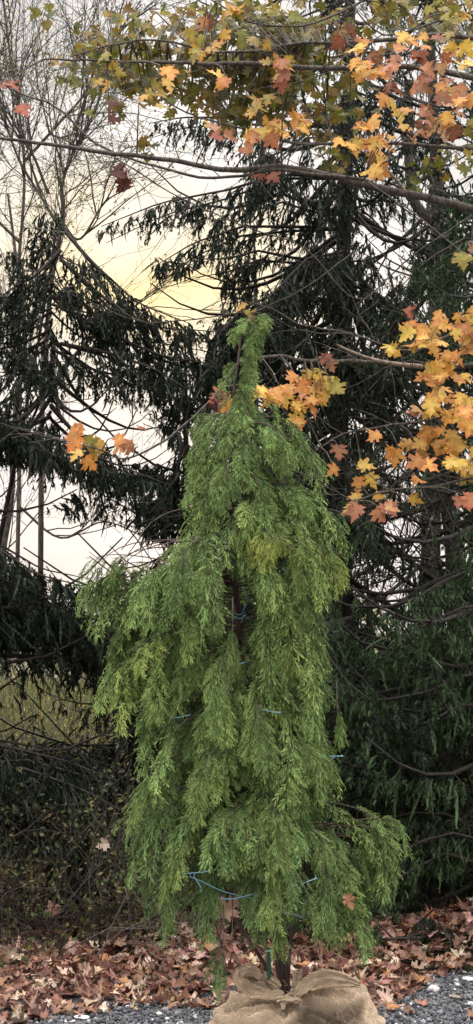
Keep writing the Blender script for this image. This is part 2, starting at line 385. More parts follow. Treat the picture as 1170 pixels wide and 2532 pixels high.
def bough(base, az, L, sag, rise, rng, n=8):
    """a limb leaving the trunk, sagging and lifting at the tip"""
    t = np.linspace(0, 1, n)
    a = az + (t - 0.3) * rng.normal(0, 0.25)
    x = np.cumsum(np.r_[0, np.cos(a[1:]) * L / (n - 1)]); y = np.cumsum(np.r_[0, np.sin(a[1:]) * L / (n - 1)])
    z = -sag * L * np.sin(t * 2.2) * 0.75 - sag * 0.25 * L * t + rise * L * t ** 3
    return base + np.stack([x, y, z], 1)

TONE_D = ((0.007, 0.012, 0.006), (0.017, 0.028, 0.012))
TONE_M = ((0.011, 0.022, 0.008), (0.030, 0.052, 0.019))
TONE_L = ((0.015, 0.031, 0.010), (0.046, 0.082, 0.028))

def spruce(label, px, Y, ztop, zlo, rad_lo, nb, seed, tone=TONE_D, lc=0.35, az_rng=(0, 2 * math.pi), extra=(), trunk_r=0.14, group='spruces standing behind the weeping cedar', dens=1.0, check=True, front_lim=6.9, lean=0.0):
    rng = np.random.default_rng(seed)
    g = P(px, 1560, Y); base = np.array([g[0], Y, 0.0])
    t = empty('spruce_tree', base, label, 'tree', group)
    tr = MB(); zz = np.linspace(0, ztop, 16)
    pts = np.stack([base[0] + 0.05 * np.sin(zz * 0.9 + seed), base[1] + 0.04 * np.cos(zz * 0.8), zz], 1)
    pts[:, 0] += lean * np.clip(1 - zz / ztop, 0, 1) ** 1.5; tr.tube(pts, trunk_r * (1 - zz / ztop * 0.93) * (1 + 0.25 * np.exp(-zz * 3)), 12)
    tr.build('trunk', M_BARK, t, True)
    bl = []
    for i in range(nb):
        u = (i + rng.random()) / nb
        z = zlo + (ztop - zlo) * u
        L = rad_lo * (1 - (u) ** 1.1 * 0.9) * rng.uniform(0.65, 1.1)
        az = rng.uniform(*az_rng)
        b = np.array([base[0], base[1], z])
        pt = bough(b, az, L, rng.uniform(0.25, 0.5), rng.uniform(0.1, 0.35), rng)
        pt[:, 1] = np.maximum(pt[:, 1], front_lim + 0.15 * rng.random())
        pt[:, 2] = np.maximum(pt[:, 2], 0.12)
        bl.append((pt, lc * rng.uniform(0.75, 1.2) * (1 - 0.4 * u), 0.28 * min(1, L / 1.2), 0.018 * min(1.2, L / 1.2)))
    for e in extra:
        pl, Ys, lcx, wd = e
        Ys = np.linspace(Ys[0], Ys[1], len(pl))
        q = np.array([P(a, b, y) for (a, b), y in zip(pl, Ys)])
        if np.hypot(q[0, 0] - base[0], q[0, 1] - base[1]) > .08: q = np.vstack([[base[0], base[1], min(q[0, 2] + .1, ztop * .9)], q])
        # resample smooth
        tt = np.linspace(0, 1, len(q)); t2 = np.linspace(0, 1, 3 * len(q))
        q = np.stack([np.interp(t2, tt, q[:, i]) for i in range(3)], 1)
        bl.append((q, lcx, wd, 0.014))
        q2 = q + np.array([0, 1, 0]) * np.linspace(0, rng.uniform(.25, .5), len(q))[:, None] + np.array([0, 0, 1]) * np.linspace(0, rng.normal(0, .06), len(q))[:, None]
        bl.append((q2, lcx * 1.1, wd * 1.3, 0.012))
    fol = MB(); wood = []
    boughs_to_mesh(fol, wood, bl, rng, tone, dens=dens, check=check)
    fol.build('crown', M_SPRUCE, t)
    wm = MB()
    for pts, r0 in wood:
        if check and not keep_open(pts[-1:], rng)[0] and r0 < 0.006: continue
        wm.tube(pts, r0 * (1 - 0.8 * np.linspace(0, 1, len(pts))), 5 if r0 > .006 else 3)
    wm.build('limbs', M_BARK, t, True)
    return t

# big spruce right of centre
spruce('tallest dark spruce with hanging curtains of needles, directly behind the cedar tip', 860, 9.4, 9.5, 0.4, 2.7, 165, 21, TONE_D, 0.36, trunk_r=0.085, dens=1.45,
       extra=[([(860, 200), (960, 220), (1060, 260), (1180, 330)], (9, 8.6), 0.35, 0.3), ([(860, 420), (960, 450), (1060, 500), (1160, 580)], (9, 8.6), 0.35, 0.3), ([(860, 620), (760, 640), (680, 720), (600, 800)], (8.8, 8.0), 0.45, 0.35), ([(860, 700), (940, 730), (1020, 800), (1120, 850)], (8.8, 8.2), 0.45, 0.35), ([(860, 900), (780, 930), (700, 1000), (620, 1050)], (8.8, 8.0), 0.5, 0.35), ([(860, 900), (940, 950), (1000, 1020), (1100, 1080)], (8.8, 8.4), 0.4, 0.3),
              ([(860, 330), (760, 330), (680, 400), (620, 450)], (9, 8.5), 0.4, 0.3), ([(860, 1050), (800, 1100), (760, 1180), (720, 1250)], (8.8, 8.0), 0.5, 0.35), ([(860, 120), (760, 110), (640, 160), (560, 220)], (9, 8.6), 0.35, 0.3), ([(860, 0), (800, 20), (700, 60), (620, 100)], (9, 8.6), 0.35, 0.3),
              ([(700, 300), (560, 290), (450, 290), (370, 305)], (9, 8.6), 0.25, 0.2), ([(700, 430), (560, 470), (400, 500), (250, 560)], (9, 8.4), 0.28, 0.16),
              ([(720, 560), (600, 560), (480, 600), (380, 660)], (9, 8.2), 0.3, 0.2), ([(740, 640), (640, 620), (560, 640), (480, 640)], (9, 8.4), 0.35, 0.2),
              ([(800, 740), (700, 720), (600, 760), (540, 830)], (9, 8.2), 0.45, 0.25), ([(820, 820), (700, 800), (580, 850), (500, 930)], (9, 8.1), 0.45, 0.25),
              ([(800, 520), (700, 480), (600, 500), (520, 560)], (9, 8.5), 0.35, 0.2)])
# young spruce left with pointed top
spruce('small pointed spruce left of the bright gap in the sky, its tip among bare twigs', 120, 8.8, P(150, 470, 8.8)[2], P(0, 1040, 8.8)[2], 1.15, 62, 22, TONE_D, 0.3, trunk_r=0.03, dens=1.6, lean=-0.75,
       extra=[([(150, 560), (230, 650), (340, 750), (470, 800)], (8.8, 8.4), 0.3, 0.2), ([(150, 640), (260, 740), (380, 810), (540, 820)], (8.8, 8.4), 0.4, 0.25),
              ([(150, 760), (280, 830), (400, 880), (520, 900)], (8.8, 8.3), 0.4, 0.25), ([(150, 850), (260, 870), (380, 910), (460, 960)], (8.8, 8.2), 0.35, 0.22),
              ([(150, 620), (90, 680), (20, 720), (-60, 780)], (8.8, 8.5), 0.3, 0.2)])
# left edge spruce
spruce('dark spruce reaching in from the left edge with long drooping low boughs', -330, 8.2, 8.0, 0.3, 1.7, 70, 23, TONE_D, 0.4, az_rng=(-1.3, 1.6), trunk_r=0.15, dens=1.5,
       extra=[([(-150, 1000), (0, 1050), (150, 1090), (290, 1150), (420, 1200)], (8.2, 8.0), 0.34, 0.16), ([(-150, 1080), (0, 1080), (120, 1120), (260, 1170), (380, 1180)], (8.2, 8.3), 0.3, 0.14),
              ([(-150, 1040), (0, 1040), (60, 1080), (140, 1130)], (8.2, 8.0), 0.3, 0.14),
              ([(-150, 1330), (0, 1360), (90, 1420), (210, 1450)], (8.2, 8.0), 0.45, 0.2), ([(-150, 1400), (0, 1430), (120, 1480), (230, 1530)], (8.2, 8.2), 0.45, 0.25),
              ([(-150, 1440), (0, 1480), (110, 1530), (200, 1590)], (8.6, 8.6), 0.4, 0.3), ([(-100, 1540), (60, 1560), (160, 1600), (260, 1620)], (8.9, 8.8), 0.3, 0.3), ([(-150, 1380), (0, 1400), (110, 1470), (180, 1500)], (9.2, 9), 0.4, 0.3), ([(400, 1540), (330, 1560), (250, 1600), (180, 1640)], (8.6, 8.4), 0.4, 0.3), ([(400, 1640), (320, 1690), (250, 1740), (200, 1760)], (8.6, 8.4), 0.4, 0.2),
              ([(-100, 1500), (60, 1510), (160, 1560), (300, 1600)], (8.2, 8.4), 0.4, 0.25), ([(-100, 1820), (30, 1850), (160, 1880), (290, 1930)], (8.2, 7.8), 0.45, 0.3),
              ([(-100, 1900), (60, 1900), (200, 1950), (330, 2020)], (8.0, 7.6), 0.45, 0.3), ([(-100, 2000), (60, 2010), (200, 2060), (320, 2100)], (7.9, 7.6), 0.35, 0.3)])
# spruce behind cedar, middle
spruce('narrow spruce standing between the left gap and the cedar, mostly hidden by it', 440, 9.2, P(0, 830, 9.2)[2], 0.3, 1.15, 90, 24, TONE_D, 0.38, trunk_r=0.07, dens=1.5,
       extra=[([(440, 1180), (400, 1230), (350, 1300), (300, 1360)], (8.8, 8.6), 0.3, 0.12), ([(450, 1100), (430, 1200), (400, 1290), (360, 1340)], (9, 8.8), 0.3, 0.15)])
# lower right near spruce
spruce('green spruce with sweeping low branches filling the lower right side', 1330, 8.3, 6.5, 0.25, 2.3, 110, 25, TONE_L, 0.3, az_rng=(1.9, 4.7), trunk_r=0.16, dens=1.1, front_lim=7.1,
       extra=[([(1250, 1660), (1150, 1670), (1060, 1710), (960, 1730), (890, 1725)], (7.8, 7.3), 0.22, 0.16), ([(1250, 1760), (1150, 1740), (1050, 1790), (960, 1805), (900, 1770)], (7.8, 7.3), 0.28, 0.16),
              ([(1250, 1500), (1150, 1500), (1060, 1540), (980, 1590), (920, 1640)], (7.8, 7.4), 0.25, 0.18), ([(1250, 1420), (1160, 1410), (1070, 1450), (1010, 1500)], (7.9, 7.5), 0.25, 0.18),
              ([(1250, 600), (1150, 590), (1060, 640), (990, 710)], (7.9, 7.6), 0.3, 0.2), ([(1250, 1600), (1100, 1590), (1000, 1600), (880, 1560)], (8.2, 7.8), 0.3, 0.2),
              ([(1200, 2080), (1120, 2060), (1040, 2080), (960, 2130)], (7.6, 7.4), 0.3, 0.2), ([(1200, 2140), (1100, 2110), (1020, 2150), (940, 2200)], (7.6, 7.4), 0.25, 0.2)])
# right behind, between
spruce('dense spruce behind the lower right of the cedar with drooping dark fronds', 900, 8.6, P(0, 1430, 8.6)[2], 0.25, 1.35, 90, 26, TONE_M, 0.34, trunk_r=0.10, dens=1.2, front_lim=7.3,
       extra=[([(760, 1560), (810, 1620), (860, 1690), (930, 1740)], (7.4, 7.3), 0.25, 0.15), ([(900, 1760), (960, 1790), (1000, 1830), (1050, 1850)], (7.6, 7.4), 0.25, 0.2)])
spruce('low spruce in deep shade behind the lower left of the cedar', 330, 9.0, P(0, 1650, 9.0)[2], 0.2, 1.2, 70, 27, TONE_D, 0.32, trunk_r=0.08, dens=1.1, front_lim=7.6)
# background spruces farther off
spruce('farther spruce seen between the maple trunk and the tallest spruce', 1080, 12.5, 11, 0.4, 2.6, 130, 28, TONE_D, 0.4, trunk_r=0.11, group='spruces far behind')
spruce('farther spruce behind the cedar top, left of the tallest spruce', 620, 12.8, P(0, 560, 12.8)[2], 0.4, 2.1, 100, 29, TONE_D, 0.4, trunk_r=0.10, group='spruces far behind')

# ------------------------------------------------------------------ bare branches
def grow(out, p, d, L, r, depth, rng, tipout=None, spread=0.55, up=0.0, wob=0.12):
    n = 5; pts = [p]; q = p.copy(); dd = nrm(d)
    for i in range(n):
        dd = nrm(dd + rng.normal(0, wob, 3) + np.array([0, 0, up])); q = q + dd * L / n; pts.append(q)
    pts = np.array(pts); out.append((pts, r * np.linspace(1, 0.55, n + 1), depth))
    if depth == 0:
        if tipout is not None: tipout.extend(pts[2:])
        return
    k = rng.integers(2, 5) + (1 if depth > 1 else 0)
    for i in range(k):
        j = rng.integers(1, n + 1); s = nrm(rng.normal(size=3))
        grow(out, pts[j], nrm(dd + s * spread * rng.uniform(0.7, 1.6)), L * rng.uniform(0.5, 0.8), r * 0.55 * rng.uniform(0.7, 1), depth - 1, rng, tipout, spread, up, wob)
    grow(out, pts[-1], dd, L * 0.75, r * 0.55, depth - 1, rng, tipout, spread, up, wob)

def smooth_px(pl, Y0, Y1, k=6):
    pl = np.array(pl, float); n = len(pl); t = np.arange(n); t2 = np.linspace(0, n - 1, (n - 1) * k + 1)
    # catmull-rom
    def cr(a):
        ap = np.r_[2 * a[0] - a[1], a, 2 * a[-1] - a[-2]]; o = []
        for x in t2:
            i = min(int(x), n - 2); u = x - i; p0, p1, p2, p3 = ap[i:i + 4]
            o.append(0.5 * (2 * p1 + (p2 - p0) * u + (2 * p0 - 5 * p1 + 4 * p2 - p3) * u * u + (3 * p1 - p0 - 3 * p2 + p3) * u ** 3))
        return np.array(o)
    X = cr(pl[:, 0]); Yp = cr(pl[:, 1]); D = np.linspace(Y0, Y1, len(X))
    return np.array([P(a, b, c) for a, b, c in zip(X, Yp, D)])

def bare_tree(label, pxbase, Y, paths, seed, leafcol, nleaf, group=None, cat='tree'):
    rng = np.random.default_rng(seed)
    base = np.array([P(pxbase, 1560, Y)[0], Y, 0.0]); t = empty('bare_tree', base, label, cat, group)
    br = []; tips = []
    main = MB(); tw = MB()
    for k, (pl, Y0, Y1, r0, r1, kids) in enumerate(paths):
        q = smooth_px(pl, Y0, Y1)
        (main if r0 > 0.02 else tw).tube(q, np.linspace(r0, r1, len(q)), 8)
        for i in range(kids):
            j = rng.integers(len(q) // 6, len(q)); tg = nrm(q[min(j + 1, len(q) - 1)] - q[max(j - 1, 0)])
            grow(br, q[j], nrm(tg + rng.normal(0, 0.6, 3) + np.array([0, 0, 0.15])), rng.uniform(0.35, 0.8), 0.0065, 2, rng, tips, 0.6, 0.02)
    if main.n: main.build('trunk', M_MBARK, t, True)
    for pts, r, dep in br: tw.tube(pts, np.maximum(r, 0.0018), 4 if dep else 3)
    tw.build('twigs', M_MBARK, t, True)
    tips = np.array(tips)
    if nleaf and len(tips):
        n = nleaf; i = rng.integers(0, len(tips), n); pos = tips[i] + rng.normal(0, 0.015, (n, 3))
        fm = MB(); a, b, c = frames(rng.normal(size=(n, 3)), None, rng); s = rng.uniform(0.01, 0.026, (n, 1))
        v = np.stack([pos, pos + a * s * .6 + b * s * .35, pos + a * s * 1.3, pos + a * s * .6 - b * s * .35], 1)
        col = pick(leafcol, n, rng, 0.2)
        fm.add(v.reshape(-1, 3), np.arange(4 * n).reshape(-1, 4), np.repeat(col, 4, 0)); fm.build('foliage', M_MAPLE, t)
    return t

TINY = [(0.20, 0.19, 0.06), (0.12, 0.13, 0.04), (0.28, 0.2, 0.08)]
bare_tree('bare twiggy tree against the bright sky in the upper left', 40, 11.0,
    [([(40, 1560), (50, 1000), (45, 700), (60, 400), (20, 100), (0, -80)], 11, 11, .018, .007, 30),
     ([(100, 1500), (105, 1000), (125, 720), (155, 540), (155, 450), (190, 360), (240, 260), (300, 60)], 10.2, 10.2, .021, .007, 26),
     ([(150, 570), (110, 500), (50, 400), (10, 300), (-40, 200)], 10.2, 10.2, .012, .005, 12),
     ([(155, 560), (200, 590), (260, 500), (330, 460)], 10.2, 10.2, .012, .004, 5),
     ([(120, 480), (80, 380), (40, 330), (0, 260)], 10.2, 10.0, .012, .005, 8),
     ([(60, 400), (150, 300), (210, 230), (260, 120), (350, 10)], 11, 11, .014, .004, 14),
     ([(50, 600), (-30, 520), (-100, 430)], 11, 11, .014, .006, 6)], 41, TINY, 6500, 'bare trees in the background')
bare_tree('slim bare tree low on the left, its twigs crossing the pale gap', 45, 12.0,
    [([(20, 1650), (5, 1400), (28, 1230), (40, 1000), (62, 850), (40, 640), (20, 480)], 12, 12, .036, .010, 18),
     ([(60, 1030), (130, 950), (220, 840), (330, 760)], 12, 11.6, .03, .006, 8),
     ([(45, 1250), (150, 1330), (260, 1290), (380, 1340)], 12, 12, .012, .004, 8)], 42, TINY, 500, 'bare trees in the background')
bare_tree('brown hardwood trunk rising at the right behind the orange leaves', 1120, 9.6,
    [([(1135, 1900), (1125, 1400), (1110, 1250), (1108, 1100), (1120, 900), (1100, 600), (1020, 480), (1010, 200)], 9.6, 9.6, .07, .03, 18),
     ([(1115, 1280), (1040, 1230), (960, 1210), (880, 1220)], 9.6, 9.2, .016, .005, 12),
     ([(1120, 1500), (1060, 1330), (980, 1250), (900, 1260)], 9.6, 8.6, .014, .004, 22),
     ([(1125, 1420), (1020, 1380), (930, 1330), (880, 1300)], 9.6, 8.6, .012, .004, 22)], 43, TINY, 200, 'bare trees in the background')

# brush: shrubs of thin arching stems
def shrub(label, px, Y, seed, n=40, h=0.9, col=None, nleaf=500, lean=0.4, mat=None):
    rng = np.random.default_rng(seed); x = P(px, 1560, Y)[0]; base = np.array([x, Y, 0.0])
    t = empty('shrub', base, label, 'shrub', 'shrubs under the trees'); out = []; tips = []
    for i in range(n):
        p = base + np.array([rng.normal(0, 0.28), rng.normal(0, 0.2), 0.01]); grow(out, p, nrm([rng.normal(0, lean), rng.normal(0, lean), 1]), h * rng.uniform(0.3, 0.75), 0.0045, 1, rng, tips, 0.6, -0.03, 0.2)
    tw = MB()
    for pts, r, dep in out: pts[:, 2] = np.maximum(pts[:, 2], 0.01); tw.tube(pts, np.maximum(r, 0.0016), 3)
    tw.build('stems', mat or M_BARK, t, True)
    if nleaf:
        tips = np.array(tips); i = rng.integers(0, len(tips), nleaf); pos = tips[i] + rng.normal(0, 0.02, (nleaf, 3)); pos[:, 2] = np.maximum(pos[:, 2], .02)
        fm = MB(); a, b, c = frames(rng.normal(size=(nleaf, 3)), None, rng); s = rng.uniform(0.012, 0.03, (nleaf, 1))
        v = np.stack([pos, pos + a * s * .6 + b * s * .35, pos + a * s * 1.3, pos + a * s * .6 - b * s * .35], 1)
        fm.add(v.reshape(-1, 3), np.arange(4 * nleaf).reshape(-1, 4), np.repeat(pick(col or TINY, nleaf, rng, .2), 4, 0)); fm.build('foliage', M_MAPLE, t)
GRN = [(0.07, 0.10, 0.035), (0.12, 0.13, 0.045), (0.17, 0.13, 0.06), (0.09, 0.07, 0.04)]
shrub('tangled low shrub of thin greenish stems in the lower left corner under the spruce', 60, 7.55, 51, 90, 1.0, GRN, 3500, 0.6)
shrub('twiggy shrub with pale crossing stems just left of the cedar foot', 250, 7.5, 52, 90, 0.95, GRN, 3000, 0.7, M_MBARK)
shrub('dark scrubby shrub behind the cedar trunk above the leaves', 520, 7.9, 53, 45, 0.6, GRN, 700, 0.7)
shrub('small shrub with yellow green leaves in the gap at the right', 1080, 9.3, 54, 70, 1.5, [(0.25, 0.22, 0.06), (0.12, 0.14, 0.04)], 1600, 0.5)
shrub('rusty stemmed shrub at the right edge below the spruce boughs', 1190, 8.4, 55, 40, 1.3, [(0.3, 0.17, 0.06), (0.12, 0.1, 0.04)], 350, 0.5, M_MBARK)
shrub('brown weedy shrub in the sunlit gap at the left behind the low boughs', 200, 10.5, 56, 80, 1.7, [(0.3, 0.24, 0.09), (0.2, 0.2, 0.07)], 2200, 0.35, M_MBARK)
shrub('olive weedy shrub at the left edge behind the low boughs', 20, 11.2, 57, 80, 1.6, [(0.25, 0.25, 0.08), (0.16, 0.18, 0.06)], 2200, 0.35, M_MBARK)
shrub('bushy green shrub far back between cedar and right spruce', 960, 10.0, 58, 70, 1.3, GRN, 1800, 0.5)

def grass():
    rng = np.random.default_rng(61); n = 42000
    y = 8.5 + 26 * rng.random(n) ** 1.7; x = rng.uniform(-1, 1, n) * (y * 0.24 + 0.8)
    h = rng.uniform(0.25, 0.85, n); w = rng.uniform(0.004, 0.009, n) * (y / 10)
    a = rng.uniform(0, 6.28, n); lean = rng.uniform(0.05, 0.5, n)
    p = np.stack([x, y, np.full(n, -0.01)], 1); s = np.stack([np.cos(a), np.sin(a), 0 * a], 1) * w[:, None]; l = np.stack([np.sin(a * 3), np.cos(a * 3), 0 * a], 1) * (lean * h)[:, None]
    up = np.array([0, 0, 1.0]) * h[:, None]
    v = np.stack([p - s, p + s, p + up * .6 + l * .35 + s * .7, p + up * .6 + l * .35 - s * .7, p + up * .95 + l], 1)
    col = np.repeat(pick([(0.16, 0.15, 0.055), (0.10, 0.12, 0.035), (0.2, 0.17, 0.08), (0.06, 0.08, 0.025)], n, rng, 0.15), 5, 0)
    base = (np.arange(n) * 5)[:, None]
    mb = MB(); mb.add(v.reshape(-1, 3), np.array([[0, 1, 2, 3]]) + base, col); mb.f3.append(np.array([[3, 2, 4]]) + base)
    tag(mb.build('meadow_grass', M_GRASS), 'tall yellowing meadow grass beyond the spruces', 'grass', kind='stuff')
grass()
def hedgerow():
    rng = np.random.default_rng(62); n = 26000
    x = rng.uniform(-14, 14, n); y = 34 + rng.normal(0, 1.2, n); top = 2.0 + 0.7 * np.sin(x * .9) + .5 * np.sin(x * 2.3 + 1)
    z = top * rng.uniform(0, 1, n) ** 0.7; a, b, c = frames(rng.normal(size=(n, 3)), None, rng); s = rng.uniform(.04, .13, (n, 1)); pos = np.stack([x, y, z], 1)
    v = np.stack([pos, pos + a * s * .6 + b * s * .4, pos + a * s * 1.4, pos + a * s * .6 - b * s * .4], 1)
    mb = MB(); mb.add(v.reshape(-1, 3), np.arange(4 * n).reshape(-1, 4), np.repeat(pick([(.16, .12, .07), (.1, .11, .05), (.22, .18, .08)], n, rng, .2), 4, 0))
    tag(mb.build('hedgerow', M_GRASS), 'far off brown hedgerow across the meadow', 'hedge', kind='stuff')
hedgerow()

# ------------------------------------------------------------------ maple
YEL = [(0.66, 0.42, 0.08), (0.66, 0.38, 0.10), (0.60, 0.30, 0.08), (0.66, 0.48, 0.11)]
RED = [(0.40, 0.18, 0.08), (0.50, 0.26, 0.11), (0.30, 0.13, 0.07), (0.48, 0.30, 0.14)]
DULL = [(0.28, 0.10, 0.05), (0.35, 0.17, 0.08)]
DRED = [(0.10, 0.025, 0.02), (0.14, 0.04, 0.03)]
OLV = [(0.18, 0.185, 0.025), (0.13, 0.15, 0.02), (0.26, 0.22, 0.03), (0.08, 0.10, 0.018), (0.22, 0.16, 0.035)]
LIME = [(0.36, 0.29, 0.05), (0.48, 0.31, 0.05), (0.27, 0.24, 0.045)]
def maple():
    rng = np.random.default_rng(71)
    base = np.array([P(1560, 1560, 6.8)[0], 6.8, 0.0])
    t = empty('maple_tree', base, 'maple reaching in from the right with orange, yellow and olive leaves on long limbs', 'tree')
    tr = MB(); zz = np.linspace(0, 6.2, 14)
    tr.tube(np.stack([base[0] + 0.08 * np.sin(zz * .8) - zz * 0.02, 6.8 + 0.05 * np.sin(zz), zz], 1), 0.13 * (1 - zz / 8.5), 12); tr.build('trunk', M_MBARK, t, True)
    limbs = [  # path, Y0, Y1, r0, r1
        ([(1540, 640), (1360, 580), (1170, 520), (1040, 485), (900, 450), (790, 425), (700, 408), (620, 412), (540, 410), (430, 390), (260, 370), (120, 350), (0, 340), (-80, 335)], 6.8, 6.1, .024, .006),
        ([(900, 445), (780, 432), (680, 425), (600, 440), (500, 440), (420, 420), (330, 395), (230, 350), (140, 270), (40, 240), (-40, 200)], 6.4, 6.6, .009, .004),
        ([(1540, 330), (1360, 230), (1170, 190), (1000, 165), (850, 165), (700, 160), (560, 155), (420, 152), (350, 150), (220, 148), (100, 152)], 6.8, 6.4, .02, .004),
        ([(1540, 300), (1300, 140), (1120, 92), (980, 98), (860, 102), (740, 105), (620, 125), (500, 120), (380, 100), (280, 110), (180, 140)], 6.8, 6.7, .015, .003),
        ([(1540, 420), (1330, 350), (1170, 360), (1000, 345), (860, 345), (740, 345), (640, 320), (540, 300), (440, 270), (320, 180)], 6.9, 6.7, .013, .003),
        ([(1540, 960), (1370, 880), (1200, 900), (1040, 905), (960, 900), (860, 895), (760, 890), (690, 880), (600, 900), (540, 985), (440, 1080), (330, 1140), (240, 1110), (165, 1100)], 6.8, 6.3, .014, .003),
        ([(1540, 900), (1300, 790), (1170, 800), (1040, 860), (960, 850), (870, 815), (800, 800), (740, 790)], 6.8, 6.6, .010, .003),
        ([(1540, 1300), (1360, 1200), (1200, 1180), (1080, 1200), (960, 1210), (870, 1240)], 6.8, 6.3, .010, .003),
        ([(1540, 1180), (1360, 1080), (1200, 1010), (1080, 1040), (960, 1060), (860, 1080), (800, 1110)], 6.8, 6.4, .010, .003),
        ([(1200, 20), (1060, 60), (960, 80), (900, 40), (850, -20)], 6.7, 6.6, .006, .003),
        ([(1170, 530), (1000, 650), (880, 740), (760, 620), (640, 580), (540, 540), (440, 490), (330, 420), (260, 380)], 6.9, 6.9, .004, .003),
        ([(900, 0), (760, 60), (640, 60), (560, 20), (500, -20)], 6.7, 6.5, .006, .003),
        ([(880, 620), (760, 710), (640, 765), (600, 770), (460, 790), (340, 790), (250, 720), (180, 600), (100, 500), (30, 440)], 7.1, 7.1, .004, .0025),
    ]
    paths = []
    for pl, a, b, r0, r1 in limbs:
        q = smooth_px(pl, a, b); q += np.cumsum(rng.normal(0, 0.0022, q.shape), 0)
        paths.append((q, np.linspace(r0, r1, len(q)))); m = MB(); m.tube(q, np.linspace(r0, r1, len(q)), 8); m.build('branch', M_MBARK, t, True)
    pale = MB(); q = smooth_px([(1042, 906), (980, 900), (920, 888), (870, 870), (832, 852)], 6.5, 6.2); pale.tube(q, np.linspace(.012, .005, len(q)), 8)
    o = pale.build('branch', M_DEAD, t, True); tag(o, 'pale dead bare branch stub')
    m = MB(); q = smooth_px([(1000, 470), (975, 440), (950, 415)], 6.5, 6.4); m.tube(q, [.008] * (len(q) - 1) + [.004], 8); m.build('branch', M_DEAD, t, True)
    allp = np.concatenate([p for p, _ in paths])
    tw = MB()
    def cluster(mb, px, py, s, n, cols, size=(0.062, 0.09), droop=0.6, sy=None):
        Y = rng.uniform(6.05, 6.7) if cols is not OLV else rng.uniform(6.9, 7.6); c = P(px, py, Y)
        d = np.linalg.norm(allp - c + np.array([0, 0, -0.05]), axis=1); j = np.argmin(d); a = allp[j]
        sm = s / F * Y; smy = (sy or s) / F * Y
        pos = c + np.stack([rng.normal(0, sm * .6, n), rng.normal(0, max(sm, .05) * .8, n), rng.normal(0, smy * .6, n)], 1)
        mid = (a + c) / 2 + np.array([0, 0, 0.02]); tw.tube(np.array([a, mid, c]), [.0035, .003, .002], 4)
        for p in pos: # leaf stalks
            k = c + (p - c) * 0.35; tw.tube(np.array([c, k + [0, 0, .012], p]), [.0018, .0014, .001], 3)
        face = nrm(np.stack([rng.normal(0, .45, n), -np.ones(n) + rng.normal(0, .3, n), rng.normal(.45, .4, n)], 1))
        yd = nrm(np.stack([rng.normal(0, .55, n), rng.normal(0, .25, n), -droop * np.ones(n) + rng.normal(0, .3, n)], 1))
        yd = nrm(yd - face * np.sum(yd * face, 1, keepdims=True))
        cc = pick(cols, n, rng, .12); ce = cc * np.array([0.92, rng.uniform(.55, .85), .7])
        leaves(mb, pos, yd, face, rng.uniform(*size, n), cc, ce, rng.normal(0.1, 0.5, n), rng)
    def group(label, lst):
        mb = MB()
        for e in lst: cluster(mb, *e)
        tag(mb.build('foliage', M_MAPLE, t), label)
    group('yellow orange leaf sprays in the upper right', [(890, 165, 34, 8, YEL), (880, 125, 15, 2, YEL), (925, 155, 20, 3, YEL), (1010, 95, 12, 2, YEL), (1060, 92, 14, 2, YEL), (1130, 120, 22, 4, YEL), (1155, 148, 15, 2, YEL), (945, 135, 15, 2, DULL),
        (962, 245, 16, 2, YEL), (995, 275, 16, 2, YEL), (895, 305, 18, 3, YEL), (870, 350, 28, 4, YEL), (915, 340, 35, 6, YEL), (945, 345, 25, 4, YEL), (930, 385, 22, 4, YEL), (915, 420, 20, 3, YEL), (1022, 348, 8, 1, YEL), (985, 318, 10, 1, YEL), (940, 390, 18, 2, YEL), (1150, 245, 20, 3, YEL), (1095, 225, 20, 3, YEL), (1110, 280, 15, 2, YEL)])
    group('reddish brown leaves in the upper right', [(1090, 150, 40, 5, RED), (1060, 190, 35, 5, RED), (1100, 230, 50, 7, RED), (1060, 270, 35, 5, RED), (1150, 200, 35, 4, RED), (970, 200, 18, 3, DULL), (1050, 310, 20, 4, DULL), (1110, 310, 25, 5, RED), (860, 85, 12, 2, DULL), (1040, 130, 20, 3, DULL), (970, 130, 25, 4, RED)])
    group('orange leaf cluster high in the middle', [(650, 338, 24, 6, YEL), (640, 355, 20, 3, RED), (690, 305, 28, 6, YEL), (740, 300, 16, 3, YEL), (700, 320, 20, 3, LIME), (530, 322, 18, 3, DULL), (545, 318, 12, 2, YEL), (560, 190, 18, 4, YEL), (412, 185, 14, 2, YEL), (700, 138, 12, 2, YEL), (700, 185, 22, 4, RED), (515, 48, 12, 2, RED), (590, 20, 20, 4, LIME)])
    E = [(1010, 768, 16, 2, YEL + RED), (978, 858, 14, 2, YEL), (1040, 812, 28, 5, YEL), (1030, 850, 22, 4, YEL)]
    for _ in range(27):
        x = rng.uniform(1055, 1210); y = rng.uniform(765, 1070); E.append((x, y, 32, 4, YEL if rng.random() < .75 else RED))
    E += [(1020, 1010, 14, 2, RED), (1090, 1075, 20, 3, YEL), (1150, 1100, 22, 4, YEL), (1150, 1140, 22, 4, YEL)]
    group('dense mass of golden orange leaves at the right edge', E)
    group('golden leaves hanging low on the right', [(935, 1070, 13, 2, YEL), (985, 1105, 15, 2, YEL), (1035, 1105, 22, 4, YEL), (1055, 1145, 16, 2, YEL), (840, 1112, 8, 1, DULL), (825, 1155, 9, 1, YEL), (895, 1165, 20, 2, YEL), (922, 1160, 10, 1, YEL), (925, 1225, 11, 1, YEL), (880, 1210, 9, 1, YEL), (1008, 1230, 12, 1, YEL), (1020, 1175, 9, 1, YEL),
        (885, 1250, 16, 3, RED + YEL), (950, 1260, 20, 4, RED), (1150, 1225, 18, 4, RED), (1140, 1130, 20, 3, YEL), (1150, 630, 12, 2, LIME), (1165, 620, 8, 1, DULL), (1160, 1170, 15, 3, YEL)])
